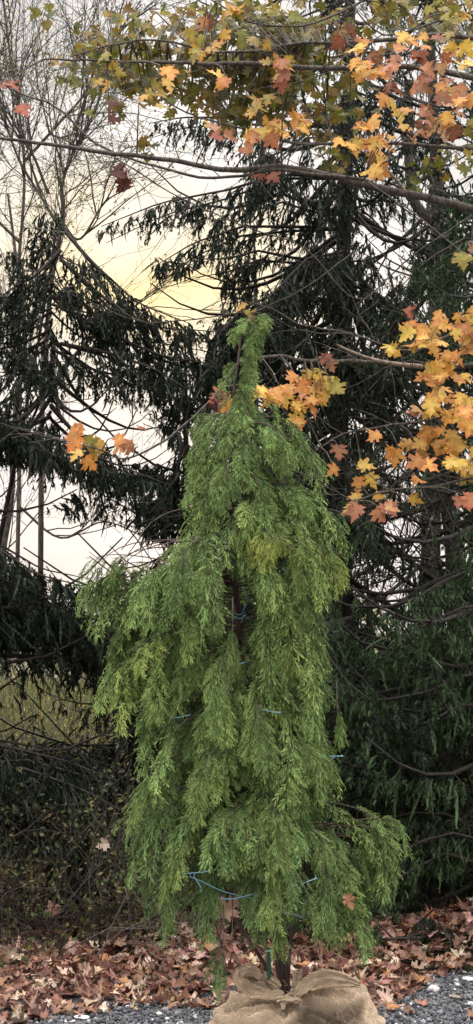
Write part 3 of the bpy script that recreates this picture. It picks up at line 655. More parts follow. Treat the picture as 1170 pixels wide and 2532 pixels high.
    group('yellow orange spray behind the cedar tip', [(700, 975, 26, 6, YEL), (735, 1000, 22, 5, YEL), (780, 955, 26, 5, YEL), (770, 915, 24, 4, LIME), (815, 940, 18, 4, DULL + LIME), (740, 945, 24, 5, YEL + RED), (735, 1035, 14, 3, YEL), (815, 885, 10, 2, DULL), (675, 965, 16, 3, YEL), (765, 985, 20, 3, YEL), (805, 965, 16, 3, LIME), (610, 745, 14, 2, LIME), (640, 965, 14, 2, YEL)])
    group('red brown leaves left of the cedar tip', [(548, 975, 14, 3, RED), (540, 995, 12, 3, DRED), (565, 985, 10, 2, YEL), (545, 1010, 10, 2, DRED)])
    group('golden leaves against the pale gap on the left', [(195, 1068, 14, 3, YEL), (235, 1090, 15, 3, LIME), (280, 1082, 14, 2, YEL), (205, 1122, 12, 2, YEL), (355, 1048, 9, 1, DULL), (342, 1105, 10, 1, DULL), (245, 1105, 10, 1, LIME)])
    group('dark red leaves against the sky on the left', [(25, 210, 12, 2, DULL), (45, 265, 8, 1, DULL), (312, 440, 10, 3, DRED), (292, 415, 8, 2, DRED), (270, 275, 12, 2, DRED), (660, 425, 16, 2, DULL)])
    og = []
    for x0, x1, y0, y1, n, s in [(300, 560, 60, 250, 66, 42), (420, 720, 30, 270, 70, 42), (560, 780, 0, 120, 26, 38), (160, 300, 120, 250, 11, 32), (80, 300, 20, 110, 6, 28), (700, 880, 40, 260, 30, 40), (560, 760, 180, 300, 22, 34), (880, 1180, 0, 90, 16, 40),
                                 (1090, 1180, 20, 90, 8, 30), (1040, 1180, 330, 440, 6, 34), (740, 900, 260, 400, 8, 34), (300, 360, 355, 375, 1, 14)]:
        for _ in range(n): og.append((rng.uniform(x0, x1), rng.uniform(y0, y1), s, 5, OLV if rng.random() < .96 else LIME, (0.05, 0.074), 0.35))
    group('olive green and yellow leaves across the top', og)
    for pl, _ in paths:   # fine side twigs
        out = []
        for i in range(7):
            j = rng.integers(len(pl) // 3, len(pl)); grow(out, pl[j], nrm(np.array([-0.7, 0, 0]) + rng.normal(0, .5, 3)), rng.uniform(.15, .4), .003, 1, rng, None, .6, 0)
        for p, r, d in out: tw.tube(p, np.maximum(r, .0014), 3)
    tw.build('twigs', M_MBARK, t, True)
maple()

# ------------------------------------------------------------------ weeping cedar
YC = 5.0
def make_frond(rng, n=10):
    """open ferny spray: axis along +y (0..1), side shoots in x; each side shoot is a comb of short scale-leaf fingers"""
    V = []; Q = []; Tp = []
    def strip(p, d, L, w, tp0, tp1, z0=0.0, z1=0.0):
        d = d / np.hypot(*d); s = np.array([-d[1], d[0]]); k = len(V); m = p + d * L * 0.5; e = p + d * L; t = w * rng.normal(0, 0.5)
        V.extend([[*p, z0], [*(m + s * w), (z0 + z1) / 2 + t], [*e, z1], [*(m - s * w), (z0 + z1) / 2 - t]]); Q.append([k, k + 1, k + 2, k + 3]); Tp.extend([tp0, (tp0 + tp1) / 2, tp1, (tp0 + tp1) / 2])
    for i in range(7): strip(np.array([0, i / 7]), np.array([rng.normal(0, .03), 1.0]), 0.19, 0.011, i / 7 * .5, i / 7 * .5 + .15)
    for i in range(n):
        for sg in (-1, 1):
            if rng.random() < 0.07: continue
            u = (i + (0.5 if sg > 0 else 0) + rng.uniform(-.2, .2)) / n * 0.92 + 0.04
            Ls = 0.36 * (0.5 + 0.5 * min(1, u * 4)) * (1 - u) ** 0.5 * rng.uniform(0.6, 1.25) + 0.05
            ang = math.radians(rng.uniform(24, 40)); d = np.array([sg * math.sin(ang), math.cos(ang)]); p = np.array([0, u]); zt = rng.normal(0, 0.07)
            strip(p, d, Ls, 0.0105, u * .3, u * .3 + .55, 0, zt)
            m = int(2 + Ls / 0.078)
            for j in range(m):
                uu = (j + 0.8) / (m + 0.3)
                for s2 in (-1, 1):
                    q = p + d * Ls * (uu + 0.04 * s2); a2 = math.radians(rng.uniform(22, 36)) * s2; d2 = np.array([d[0] * math.cos(a2) - d[1] * math.sin(a2), d[0] * math.sin(a2) + d[1] * math.cos(a2)])
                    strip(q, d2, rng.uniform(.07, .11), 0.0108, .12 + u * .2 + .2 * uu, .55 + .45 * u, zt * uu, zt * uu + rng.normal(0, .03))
    return np.array(V), np.array(Q), np.clip(np.array(Tp), 0, 1)
frng = np.random.default_rng(81); TEMPL = [make_frond(frng, 8 + k % 5) for k in range(16)]
fr_items = []
HOLES = [[(560, 1375), (585, 1350), (612, 1400), (632, 1490), (622, 1560), (575, 1560), (562, 1480)], [(475, 2040), (530, 2060), (520, 2190), (500, 2250), (470, 2180)], [(515, 2185), (600, 2160), (640, 2200), (632, 2300), (600, 2330), (560, 2330), (530, 2280)],
         [(880, 1440), (960, 1440), (960, 1990), (885, 1960), (850, 1800), (850, 1600), (812, 1500)], [(610, 1560), (640, 1560), (650, 1640), (625, 1650)], [(420, 1745), (500, 1735), (510, 1790), (440, 1800)], [(690, 2180), (780, 2140), (790, 2210), (700, 2230)]]
_hr = np.random.default_rng(123)
for _ in range(70):
    _y = _hr.uniform(1080, 2250); _a = np.interp(_y, [1080, 1380, 1450, 2250], [480, 480, 240, 380]); _b = np.interp(_y, [1080, 1500, 2000, 2250], [780, 790, 860, 930]); _x = _hr.uniform(_a, _b); _w = _hr.uniform(7, 17); _h = _hr.uniform(18, 48); _s = _hr.uniform(-10, 10)
    HOLES.append([(_x - _w * .3 + _s, _y - _h), (_x + _w * .6 + _s, _y - _h * .8), (_x + _w, _y), (_x + _w * .3 - _s, _y + _h), (_x - _w - _s, _y + _h * .5), (_x - _w, _y - _h * .2)])
def frond(o, d0, L, nvec, droop, yel, rng, wide=1.0):
    q = np.asarray(o) + nrm(d0) * L * .3 - np.array([0, 0, L * .4]); hx, hy = proj(np.array([q, o, q - np.array([0, 0, L * .3]), o + nrm(d0) * L * .35 - np.array([0, 0, L * .62])]))
    if q[1] < YC + .06 and rng.random() < .93 and any(inside(hx, hy, h).any() for h in HOLES): return
    xm = np.interp(hy[:2], OUT[:, 0], OUT[:, 1]), np.interp(hy[:2], OUT[:, 0], OUT[:, 2])
    if ((hx[:2] < xm[0] - 14) | (hx[:2] > xm[1] + 14)).any() and wide != .5 and wide != .951: return
    fr_items.append((np.array(o), nrm(d0), L, nvec, droop, yel, wide))
def flush_fronds(mb, rng):
    by = {}
    for it in fr_items: by.setdefault(rng.integers(len(TEMPL)), []).append(it)
    for ti, its in by.items():
        V, Q, Tp = TEMPL[ti]; n = len(its)
        o = np.array([i[0] for i in its]); d0 = np.array([i[1] for i in its]); L = np.array([i[2] for i in its]); nv = np.array([i[3] for i in its]); dr = np.array([i[4] for i in its]); ye = np.array([i[5] for i in its]); wd = np.array([i[6] for i in its])
        u = V[:, 1][None, :, None]; v = V[:, 0][None, :, None] * wd[:, None, None]; w = V[:, 2][None, :, None]
        dn = np.array([0, 0, -1.0])[None, None]
        k = dr[:, None, None]
        # centre curve: integral of direction blending d0 -> down
        b = np.clip(u, 0, 1.15)
        pos = d0[:, None] * (b - k * b * b / 2) + dn * (k * b * b / 2) * 1.15
        tg = nrm(d0[:, None] * (1 - k * b) + dn * (k * b) * 1.15)
        nn = nv[:, None] - tg * np.sum(nv[:, None] * tg, -1, keepdims=True); nn = nrm(nn); sd = np.cross(tg, nn)
        flop = -np.abs(v) * 0.0
        X = o[:, None] + L[:, None, None] * (pos + sd * v + nn * (w - 0.9 * v * v) + dn * (0.9 * v * v) * 0.8)
        r1 = rng.uniform(0.6, 1.25, n)[:, None, None]; r2 = rng.uniform(0, 1, n)[:, None, None]
        inner = np.array([0.009, 0.026, 0.009]); tipc = np.array([0.28, 0.405, 0.125]); yc = np.array([0.46, 0.50, 0.11]); bl = np.array([0.10, 0.18, 0.075])  # pale new-growth tips; inner green darkened to paint in shade between sprays
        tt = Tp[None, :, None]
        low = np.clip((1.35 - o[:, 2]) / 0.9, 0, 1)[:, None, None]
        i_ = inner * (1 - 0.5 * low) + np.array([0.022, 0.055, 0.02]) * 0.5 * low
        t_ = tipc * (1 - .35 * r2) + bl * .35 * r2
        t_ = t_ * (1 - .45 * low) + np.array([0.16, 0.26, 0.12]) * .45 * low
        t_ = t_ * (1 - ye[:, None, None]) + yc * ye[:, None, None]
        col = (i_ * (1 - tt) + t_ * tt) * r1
        f = (Q[None] + (np.arange(n) * len(V))[:, None, None]).reshape(-1, 4)
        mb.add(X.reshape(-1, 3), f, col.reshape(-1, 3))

OUT = np.array([(775, 618, 650), (800, 602, 676), (850, 600, 684), (900, 594, 690), (950, 592, 698), (1000, 580, 718), (1030, 505, 738), (1060, 488, 740), (1100, 472, 786), (1150, 466, 794), (1200, 452, 786), (1250, 452, 815), (1300, 458, 850), (1350, 470, 862),
                (1362, 440, 872), (1372, 240, 880), (1410, 225, 884), (1450, 205, 880), (1475, 210, 830), (1500, 226, 800), (1560, 262, 785), (1600, 272, 790), (1650, 262, 800), (1700, 256, 815), (1750, 285, 832), (1800, 302, 838), (1850, 318, 835), (1900, 318, 830), (1950, 340, 845),
                (2000, 335, 900), (2015, 290, 985), (2060, 286, 1005), (2090, 300, 990), (2110, 340, 960), (2150, 340, 955), (2200, 350, 960), (2250, 370, 955), (2300, 420, 910), (2350, 560, 875)], float)
_yy = np.arange(775, 2351, 9.0); _n = lambda k: np.interp(_yy, np.arange(700, 2500, 48), np.random.default_rng(k).uniform(-.25, 1, 38) ** 3)
_l = np.interp(_yy, OUT[:, 0], OUT[:, 1]); _r = np.interp(_yy, OUT[:, 0], OUT[:, 2]); _k = np.clip((_r - _l - 80) / 200, 0, 1)
OUT = np.stack([_yy, _l + _n(1) * 46 * _k, _r - _n(2) * 46 * _k], 1)
TRK = np.array([(775, 640), (790, 622), (820, 606), (850, 600), (950, 586), (1100, 577), (1360, 576), (1500, 592), (1800, 622), (2200, 668), (2430, 702)], float)
def cedar():
    rng = np.random.default_rng(82)
    base = P(705, 2440, YC); base[2] = 0.0
    t = empty('weeping_cedar', base, 'weeping cedar with drooping ferny green sprays, balled in burlap on the gravel', 'tree')
    tr = MB(); ys = np.linspace(2460, 778, 60)
    tp = np.array([P(np.interp(y, TRK[:, 0], TRK[:, 1]), y, YC) for y in ys]); tp += np.cumsum(rng.normal(0, .0008, tp.shape), 0)
    tr.tube(tp, np.interp(ys, [778, 850, 1000, 1400, 2460], [.0025, .004, .006, .011, .022]), 10)
    tr.build('trunk', M_CBARK, t, True)
    wood = MB()
    # low stems splitting at the collar
    for (a, b_, c_) in [((705, 2450), (716, 2360), (730, 2280)), ((700, 2450), (690, 2370), (640, 2270)), ((708, 2450), (715, 2380), (725, 2200)), ((690, 2440), (620, 2330), (480, 2110)), ((650, 2330), (560, 2250), (470, 2060)), ((600, 2300), (540, 2150), (480, 2050)), ((640, 2280), (560, 2190), (500, 2040))]:
        q = smooth_px([a, b_, c_], YC - .03, YC - .12); wood.tube(q, np.linspace(.009, .003, len(q)), 6)
    py0 = np.arange(790, 2245, 1.0)
    xl = np.interp(py0, OUT[:, 0], OUT[:, 1]); xr = np.interp(py0, OUT[:, 0], OUT[:, 2])
    wgt = (xr - xl) + 60 - 110 * (py0 < 1000); wgt = np.clip(wgt, 2, None); wgt /= wgt.sum()
    S = YC / F
    def mkbough(b0, tip, bend, rad, nf, Lf, yel, out, droop=None, wide=1.0):
        tip = np.array(tip); mid = b0 * 0.45 + tip * 0.55; mid = b0 * 0.2 + tip * 0.8; mid[2] = max(b0[2], tip[2]) * 0.7 + (b0[2] * .45 + tip[2] * .55) * 0.3 + bend
        tt = np.linspace(0, 1, 9)[:, None]; q = (1 - tt) ** 2 * b0 + 2 * tt * (1 - tt) * mid + tt ** 2 * tip
        wood.tube(q, np.linspace(rad, rad * .35, 9), 5)
        for j in range(nf):
            s = 1 if j == 0 else 0.25 + 0.72 * ((j - 1 + rng.uniform(.2, .8)) / max(1, nf - 1)) ** 0.8
            k = min(7, int(s * 8)); u = s * 8 - k; p = q[k] * (1 - u) + q[min(8, k + 1)] * u; tg = nrm(q[k + 1] - q[k]) if k < 8 else nrm(q[8] - q[7])
            side = nrm(np.cross(tg, [0, 0, 1.0])) * (0 if j == 0 else rng.choice([-1, 1]))
            d0 = nrm(tg * rng.uniform(.5, 1.0) + side * rng.uniform(.2, .7) + np.array([0, 0, rng.uniform(-.8, .1)]))
            nv = nrm(out * 1.0 + rng.normal(0, .27, 3) + np.array([0, -.25, .45]))
            frond(p, d0, Lf * rng.uniform(.65, 1.25) * (1 if j else 1.1), nv, rng.uniform(.75, 1.0) if droop is None else droop, np.clip(yel + rng.normal(0, .08), 0, 1), rng, wide * rng.uniform(.6, 1.12))
    NB = 230
    pys = rng.choice(py0, NB, p=wgt)
    for i in range(NB):
        py = pys[i]; x0 = np.interp(py, OUT[:, 0], OUT[:, 1]) + 14; x1 = np.interp(py, OUT[:, 0], OUT[:, 2]) - 14
        tx = np.interp(py, TRK[:, 0], TRK[:, 1]); c = (x0 + x1) / 2 * .5 + np.clip(tx, x0 + 5, x1 - 5) * .5
        phi = rng.uniform(0, 2 * math.pi)
        if math.sin(phi) > 0 and rng.random() < .5: phi = -phi
        rx = ((x1 - c) if math.cos(phi) > 0 else (c - x0)) * S; rd = (x1 - x0) / 2 * S * 0.85
        R = 1 / math.sqrt((math.cos(phi) / rx) ** 2 + (math.sin(phi) / rd) ** 2)
        f = rng.uniform(.78, 1.0) if rng.random() < .66 else rng.uniform(.3, .6)
        R *= f
        cc = P(c, py, YC); out = np.array([math.cos(phi), math.sin(phi), 0])
        Lf = float(np.clip(0.38 * rd + 0.09, .085, .185))
        tip = cc + out * R + np.array([0, 0, Lf * 0.2])
        pb = max(py - 30 - rng.uniform(-0.1, .35) * R / S, 792); b0 = P(np.interp(pb, TRK[:, 0], TRK[:, 1]), pb, YC)
        nf = int(3 + 20 * R * rng.uniform(.8, 1.2)); nf = min(nf, 9)
        yel = rng.uniform(-.05, .22) + 0.3 * (rng.random() < .12) * (f > .7) - .08 * (py > 1900)
        mkbough(b0, tip, R * .18, 0.0015 + R * .0045, nf, Lf, yel, out)
    # hero boughs: tip px,py,dY, start py, fronds, frond length, yellow
    H = [(770, 2225, -.3, 2120, 8, .15, .1), (840, 2235, -.2, 2130, 8, .14, .05), (640, 2220, -.36, 2100, 6, .14, .15), (890, 2220, -.1, 2120, 7, .13, .05), (345, 1780, -.15, 1720, 9, .16, .1), (345, 1850, -.18, 1780, 10, .17, .05), (370, 1930, -.2, 1850, 10, .17, .1), (420, 1840, -.3, 1750, 9, .18, .1), (800, 1900, -.15, 1800, 9, .17, .05), (790, 1800, -.15, 1720, 8, .17, .1), (620, 1060, -.12, 1020, 6, .12, .1), (560, 1000, -.06, 985, 4, .09, .05), (238, 1385, -.05, 1430, 6, .11, .05), (225, 1450, 0, 1440, 9, .13, .05), (300, 1405, -.1, 1440, 8, .12, .1), (450, 1420, -.2, 1430, 8, .13, .0), (250, 1500, -.1, 1470, 10, .15, .05), (355, 1480, -.25, 1440, 9, .15, .15), (400, 1430, -.2, 1420, 9, .14, .15),
         (330, 1620, -.3, 1560, 12, .15, .5), (270, 1680, -.15, 1600, 9, .14, .35), (400, 1640, -.32, 1560, 10, .16, .3), (690, 1350, -.3, 1330, 13, .13, .85), (720, 1365, -.28, 1330, 9, .13, .7), (850, 1385, -.12, 1360, 11, .13, .6), (800, 1370, -.15, 1340, 7, .12, .6),
         (760, 1120, -.1, 1080, 9, .13, .15), (790, 1140, -.05, 1090, 7, .12, .1), (700, 1100, -.18, 1060, 8, .13, .1), (830, 1290, 0, 1250, 8, .13, .1), (870, 1290, .05, 1260, 6, .13, 0), (500, 1060, -.08, 1040, 9, .14, .1), (560, 1050, -.12, 1030, 6, .15, .1),
         (305, 2030, -.15, 2020, 8, .12, .1), (330, 2050, -.1, 2030, 7, .12, 0), (985, 2040, -.15, 2080, 9, .10, .15), (940, 2060, -.15, 2080, 11, .13, .15), (900, 2090, -.15, 2090, 10, .14, .1), (910, 2150, -.1, 2120, 9, .14, 0), (960, 2220, -.05, 2160, 8, .12, 0), (880, 2240, -.15, 2180, 10, .14, 0),
         (540, 1690, -.38, 1600, 9, .2, .25), (560, 1730, -.38, 1620, 6, .2, .3), (640, 1810, -.38, 1700, 9, .17, .15), (500, 1920, -.38, 1820, 8, .15, .3), (730, 1880, -.33, 1780, 9, .18, .1), (680, 2020, -.38, 1930, 8, .19, .15), (560, 2080, -.4, 1950, 10, .2, .1), (560, 2180, -.38, 2050, 5, .13, .1),
         (665, 2190, -.4, 2060, 9, .15, .35), (680, 2225, -.38, 2120, 6, .13, .4), (790, 2220, -.25, 2150, 7, .13, .1), (840, 2230, -.2, 2160, 6, .11, .1), (385, 2150, -.15, 2060, 10, .16, .0), (430, 2200, -.12, 2080, 6, .15, .1), (585, 2275, -.35, 2160, 3, .15, .15), (650, 1240, -.2, 1180, 8, .15, .1),
         (560, 1200, -.2, 1150, 8, .14, .1), (700, 1480, -.3, 1400, 9, .2, .2), (760, 1560, -.25, 1450, 9, .2, .1), (620, 1120, -.18, 1080, 8, .13, .05), (460, 1540, -.3, 1480, 9, .17, .15), (790, 1700, -.2, 1600, 8, .17, .05)]
    for x, y, dy, yb, nf, Lf, ye in H:
        tip = P(x, y, YC + dy); tip[2] += .01; b0 = P(np.interp(yb, TRK[:, 0], TRK[:, 1]), yb, YC)
        o = tip - b0; o[2] = 0; o = nrm(o + np.array([0, -.12, 0])); mkbough(b0, tip, .05, .0032, nf, Lf, ye, o)
    # leader tufts at the very top
    for y in np.r_[np.linspace(783, 1010, 34), np.linspace(780, 850, 10), np.linspace(900, 1020, 10)]:
        x = np.interp(y, TRK[:, 0], TRK[:, 1]); p = P(x, y, YC)
        a = rng.uniform(-1.1, .5) if rng.random() < .93 else rng.uniform(2, 4)
        d = np.array([math.cos(a), math.sin(a) - .1, rng.uniform(-.2, .35)]); frond(p, d, rng.uniform(.085, .12), nrm([rng.normal(0, .35), -1, .3]), rng.uniform(.8, 1), .1, rng, .951)
    # long thin pendants
    for (x, y0, y1, dY, ye) in [(595, 1230, 1420, -.2, .45), (545, 2330, 2460, -.33, .0), (552, 2290, 2400, -.33, -.1), (575, 2280, 2370, -.33, .1), (425, 2200, 2310, -.12, .1), (545, 1180, 1290, -.15, .2), (540, 1060, 1170, -.12, .1), (800, 2180, 2290, -.3, .2), (700, 2260, 2370, -.38, .3), (575, 1550, 1660, -.33, .2), (835, 1760, 1840, -.1, .1)]:
        n = max(2, int((y1 - y0) / 40)); a = P(x, y0 - 60, YC + dY); b = P(x, y1 - 20, YC + dY); wood.tube(np.array([a + [0, .08, 0.02], (a + b) / 2, b]), [.0025, .0018, .001], 4)
        if x == 585: continue
        for k in range(n + 2):
            p = P(x + rng.normal(0, 3), y0 + (y1 - y0 - 90) * k / (n + 1), YC + dY); frond(p, [rng.normal(0, .3), rng.normal(0, .2), -1], .12, nrm([rng.normal(0, .5), -1, 0]), .9, max(0, ye), rng, .5)
    wood.build('branches', M_CBARK, t, True)
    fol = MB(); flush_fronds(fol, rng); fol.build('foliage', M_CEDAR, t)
    # dead brown spray
    fr_items.clear()
    dm = MB()
    for k in range(5): frond(P(524 + k * 2, 1365 + k * 12, YC - .2), [-.2, 0, -1], .08, nrm([.3, -1, 0]), .9, 0, rng, .5)
    flush_fronds(dm, rng); dm.c = [np.tile(np.array([0.22, 0.10, 0.04]), (len(c), 1)) for c in dm.c]
    tag(dm.build('foliage', M_CEDAR, t), 'small dead brown spray')
    # twine
    TW = [[(572, 1512), (590, 1520), (606, 1514)], [(576, 1522), (594, 1530), (608, 1520)], [(600, 1512), (610, 1490), (606, 1462), (598, 1452)], [(596, 1540), (604, 1520)],
          [(800, 1871), (822, 1870), (848, 1870)], [(806, 1885), (816, 1878), (828, 1872)], [(440, 2168), (462, 2160), (512, 2155), (520, 2140)], [(470, 2168), (500, 2180), (555, 2205), (640, 2225)], [(548, 2222), (580, 2222), (636, 2208)],
          [(720, 2192), (750, 2184), (782, 2172)], [(480, 2168), (498, 2196), (496, 2205)], [(420, 1776), (440, 1774), (470, 1768)], [(650, 1754), (672, 1760), (694, 1762)], [(566, 1645), (585, 1644), (604, 1638)], [(700, 2255), (730, 2262), (750, 2270)]]
    DY = [-.07, -.07, -.09, -.06, -.17, -.17, -.29, -.28, -.31, -.33, -.29, -.24, -.3, -.25, -.28]
    for pl, dy in zip(TW, DY):
        q = smooth_px(pl, YC + dy, YC + dy, 4); n = len(q); m = MB()
        q2 = np.vstack([q[0] + [0, .06, 0], q, q[-1] + [0, .06, 0]])
        m.tube(q2, np.r_[.0012, np.full(n, .0019), .0012], 5, (0.17, 0.33, 0.42)); tag(m.build('twine', M_TWINE, t, True))
    # green stake tag
    m = MB(); q = smooth_px([(664, 2345), (666, 2420)], YC - .12, YC - .1, 4); m.tube(q, .0075, 8, (0.02, 0.10, 0.06)); m.tube(smooth_px([(655, 2352), (675, 2350)], YC - .13, YC - .13), .004, 6, (0.25, 0.4, 0.38))
    m.build('stake', M_TWINE, t, True)
    return t
CED = cedar()

# ------------------------------------------------------------------ root ball
def rootball(t):
    m, nt, N, L = newmat('burlap')
    at = N.new('ShaderNodeAttribute'); at.attribute_name = 'tint'
    tc = N.new('ShaderNodeTexCoord')
    w1 = N.new('ShaderNodeTexWave'); w1.wave_type = 'BANDS'; w1.bands_direction = 'X'; w1.inputs['Scale'].default_value = 90; w1.inputs['Distortion'].default_value = 3; w1.inputs['Detail'].default_value = 3
    w2 = N.new('ShaderNodeTexWave'); w2.bands_direction = 'Z'; w2.inputs['Scale'].default_value = 90; w2.inputs['Distortion'].default_value = 3; w2.inputs['Detail'].default_value = 3
    no = N.new('ShaderNodeTexNoise'); no.inputs['Scale'].default_value = 14; no.inputs['Detail'].default_value = 8
    no2 = N.new('ShaderNodeTexNoise'); no2.inputs['Scale'].default_value = 260; no2.inputs['Detail'].default_value = 3
    for w in (w1, w2, no, no2): L.new(tc.outputs['Object'], w.inputs['Vector'])
    mu = N.new('ShaderNodeMath'); mu.operation = 'ADD'; L.new(w1.outputs['Fac'], mu.inputs[0]); L.new(w2.outputs['Fac'], mu.inputs[1])
    m2 = N.new('ShaderNodeMath'); m2.operation = 'ADD'; L.new(mu.outputs[0], m2.inputs[0]); L.new(no2.outputs['Fac'], m2.inputs[1])
    mr = N.new('ShaderNodeMapRange'); mr.inputs['From Min'].default_value = 0.6; mr.inputs['From Max'].default_value = 2.2; mr.inputs['To Min'].default_value = 0.75; mr.inputs['To Max'].default_value = 1.4
    L.new(m2.outputs[0], mr.inputs['Value'])
    mr2 = N.new('ShaderNodeMapRange'); mr2.inputs['From Min'].default_value = 0.3; mr2.inputs['From Max'].default_value = 0.7; mr2.inputs['To Min'].default_value = 0.7; mr2.inputs['To Max'].default_value = 1.15
    L.new(no.outputs['Fac'], mr2.inputs['Value'])
    mm = N.new('ShaderNodeMath'); mm.operation = 'MULTIPLY'; L.new(mr.outputs[0], mm.inputs[0]); L.new(mr2.outputs[0], mm.inputs[1])
    vs = N.new('ShaderNodeVectorMath'); vs.operation = 'SCALE'; L.new(at.outputs['Color'], vs.inputs[0]); L.new(mm.outputs[0], vs.inputs['Scale'])
    b = N.new('ShaderNodeBsdfPrincipled'); b.inputs['Roughness'].default_value = 0.95; b.inputs['Specular IOR Level'].default_value = 0.1; L.new(vs.outputs[0], b.inputs['Base Color'])
    bu = N.new('ShaderNodeBump'); bu.inputs['Distance'].default_value = 0.004; bu.inputs['Strength'].default_value = 0.9; L.new(m2.outputs[0], bu.inputs['Height']); L.new(bu.outputs[0], b.inputs['Normal'])
    out = N.new('ShaderNodeOutputMaterial'); L.new(b.outputs[0], out.inputs[0])
    rng = np.random.default_rng(91)
    cen = P(735, 2600, YC); cen[2] = 0.18
    RX, RY, RZ = 0.325, 0.30, 0.262
    K = P(712, 2462, YC - 0.13)          # knot
    rb = empty('root_ball', (cen[0], cen[1], 0), None, None); del_ = [rb.pop(k) for k in list(rb.keys())]
    rb.parent = t; rb.location = Vector((cen[0], cen[1], 0)) - t.location
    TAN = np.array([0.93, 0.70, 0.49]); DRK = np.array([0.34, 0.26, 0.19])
    nu, nv = 420, 150
    th = np.linspace(0, 2 * np.pi, nu, endpoint=False)[None]; ph = np.linspace(0.03, 1, nv)[:, None] * math.radians(150)
    # direction
    dx = np.sin(ph) * np.cos(th); dy = np.sin(ph) * np.sin(th); dz = np.cos(ph) * np.ones_like(th)
    sq = 0.72
    sx = np.sign(dx) * np.abs(dx) ** sq; sy = np.sign(dy) * np.abs(dy) ** sq; sz = np.sign(dz) * np.abs(dz) ** sq
    X = np.stack([cen[0] + RX * sx, cen[1] + RY * sy, cen[2] + RZ * sz * 0.85], -1)
    kd = X - K; ang = np.arctan2(kd[..., 2] * 1.0 + kd[..., 1] * .7, kd[..., 0]); dist = np.linalg.norm(kd, axis=-1)
    def fold(a, fr, ph0): s = np.sin(a * fr + ph0 + 1.2 * np.sin(a * 2.3 + ph0) + dist * 7); return 1 - np.abs(s)
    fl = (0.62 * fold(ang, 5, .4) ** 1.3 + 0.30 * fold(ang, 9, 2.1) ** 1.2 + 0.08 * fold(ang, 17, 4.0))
    amp = 0.034 * np.clip(dist / 0.10, 0, 1) * np.clip(1.25 - dist / 0.6, 0.35, 1)
    disp = amp * (fl - 0.35)
    px_, py_ = proj(X.reshape(-1, 3)); px_ = px_.reshape(disp.shape); py_ = py_.reshape(disp.shape); front = X[..., 1] < cen[1] + .08
    # raised right-hand cloth and torn pocket beneath it
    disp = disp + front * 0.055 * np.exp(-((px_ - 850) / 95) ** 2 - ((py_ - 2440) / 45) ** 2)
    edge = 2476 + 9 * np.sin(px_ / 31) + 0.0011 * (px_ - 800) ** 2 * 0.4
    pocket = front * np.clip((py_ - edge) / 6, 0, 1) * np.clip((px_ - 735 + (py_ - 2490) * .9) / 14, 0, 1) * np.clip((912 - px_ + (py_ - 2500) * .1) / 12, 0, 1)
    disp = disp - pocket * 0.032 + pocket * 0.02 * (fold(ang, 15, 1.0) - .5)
    nrmv = nrm(np.stack([dx / RX, dy / RY, dz / RZ], -1))
    def crumple(V, seed):
        r = np.random.default_rng(seed); o = np.zeros(V.shape[:-1])
        for k in range(26):
            fr = 18 * 1.16 ** k * .9; dd = nrm(r.normal(size=3)); o = o + (1 - 2 * np.abs(np.sin(V @ dd * fr + r.uniform(0, 6)))) * (0.0042 * (18 / fr) ** .75)
        return o
    cr = crumple(X, 5); X = X + nrmv * (disp + cr)[..., None]; X += rng.normal(0, 0.0010, X.shape); fl = fl + cr * 22
    X[..., 2] = np.maximum(X[..., 2], 0.004)
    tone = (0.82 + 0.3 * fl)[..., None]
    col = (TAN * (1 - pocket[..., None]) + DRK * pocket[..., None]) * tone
    i = np.arange(nv - 1)[:, None] * nu; k = np.arange(nu)[None]; k2 = (k + 1) % nu
    f = np.stack([i + k, i + nu + k, i + nu + k2, i + k2], -1).reshape(-1, 4)
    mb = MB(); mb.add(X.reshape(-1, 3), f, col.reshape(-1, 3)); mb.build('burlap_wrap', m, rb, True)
    # gathered cloth ribbons: collar, ear and knot
    def ribbon(mb, pl, dY, w, seed, tw=1.0, cup=0.4):
        r = np.random.default_rng(seed); q = smooth_px(pl, YC + dY[0], YC + dY[1], 8); n = len(q); ww = np.array([np.interp(x, np.linspace(0, 1, len(w)), w) for x in np.linspace(0, 1, n)])
        tg = nrm(np.gradient(q, axis=0)); a0 = nrm(np.cross(tg, [0, -1.0, 0.2])); b0 = np.cross(tg, a0); m_ = 15
        u = np.linspace(-1, 1, m_)[None]; an = (np.sin(np.linspace(0, 3, n) * tw + seed) * .6)[:, None]
        off = u * ww[:, None]; bump = cup * ww[:, None] * (1 - u ** 2) + 0.26 * ww[:, None] * np.sin(u * 8 + seed + np.linspace(0, 5, n)[:, None]) + .07 * ww[:, None] * np.sin(u * 15 + seed + np.linspace(0, -4, n)[:, None]) + .12 * ww[:, None] * np.sin(np.linspace(0, 19, n)[:, None] + 3 * u)
        A = np.cos(an)[..., None] * a0[:, None] + np.sin(an)[..., None] * b0[:, None]; B = -np.sin(an)[..., None] * a0[:, None] + np.cos(an)[..., None] * b0[:, None]
        V = q[:, None] + A * off[..., None] - B * bump[..., None] * 1.0
        V = V - B * (crumple(V, seed + 40) * .9)[..., None]; V += r.normal(0, .001, V.shape); b2 = V + np.array([0, 0.005, -0.003])
        idx = np.arange(n * m_).reshape(n, m_); f = np.stack([idx[:-1, :-1], idx[1:, :-1], idx[1:, 1:], idx[:-1, 1:]], -1).reshape(-1, 4)
        mb.add(V.reshape(-1, 3), f, TAN * r.uniform(.9, 1.1)); mb.add(b2.reshape(-1, 3), f[:, ::-1], TAN * .9)
    mb = MB()
    ribbon(mb, [(700, 2462), (655, 2450), (615, 2438), (592, 2420), (600, 2402), (630, 2400), (650, 2416)], (-.15, -.12), [.012, .022, .028, .024, .020, .018, .012], 1, cup=.2)
    ribbon(mb, [(585, 2440), (610, 2422), (640, 2424), (670, 2445)], (-.10, -.10), [.012, .024, .026, .014], 2, cup=.3)
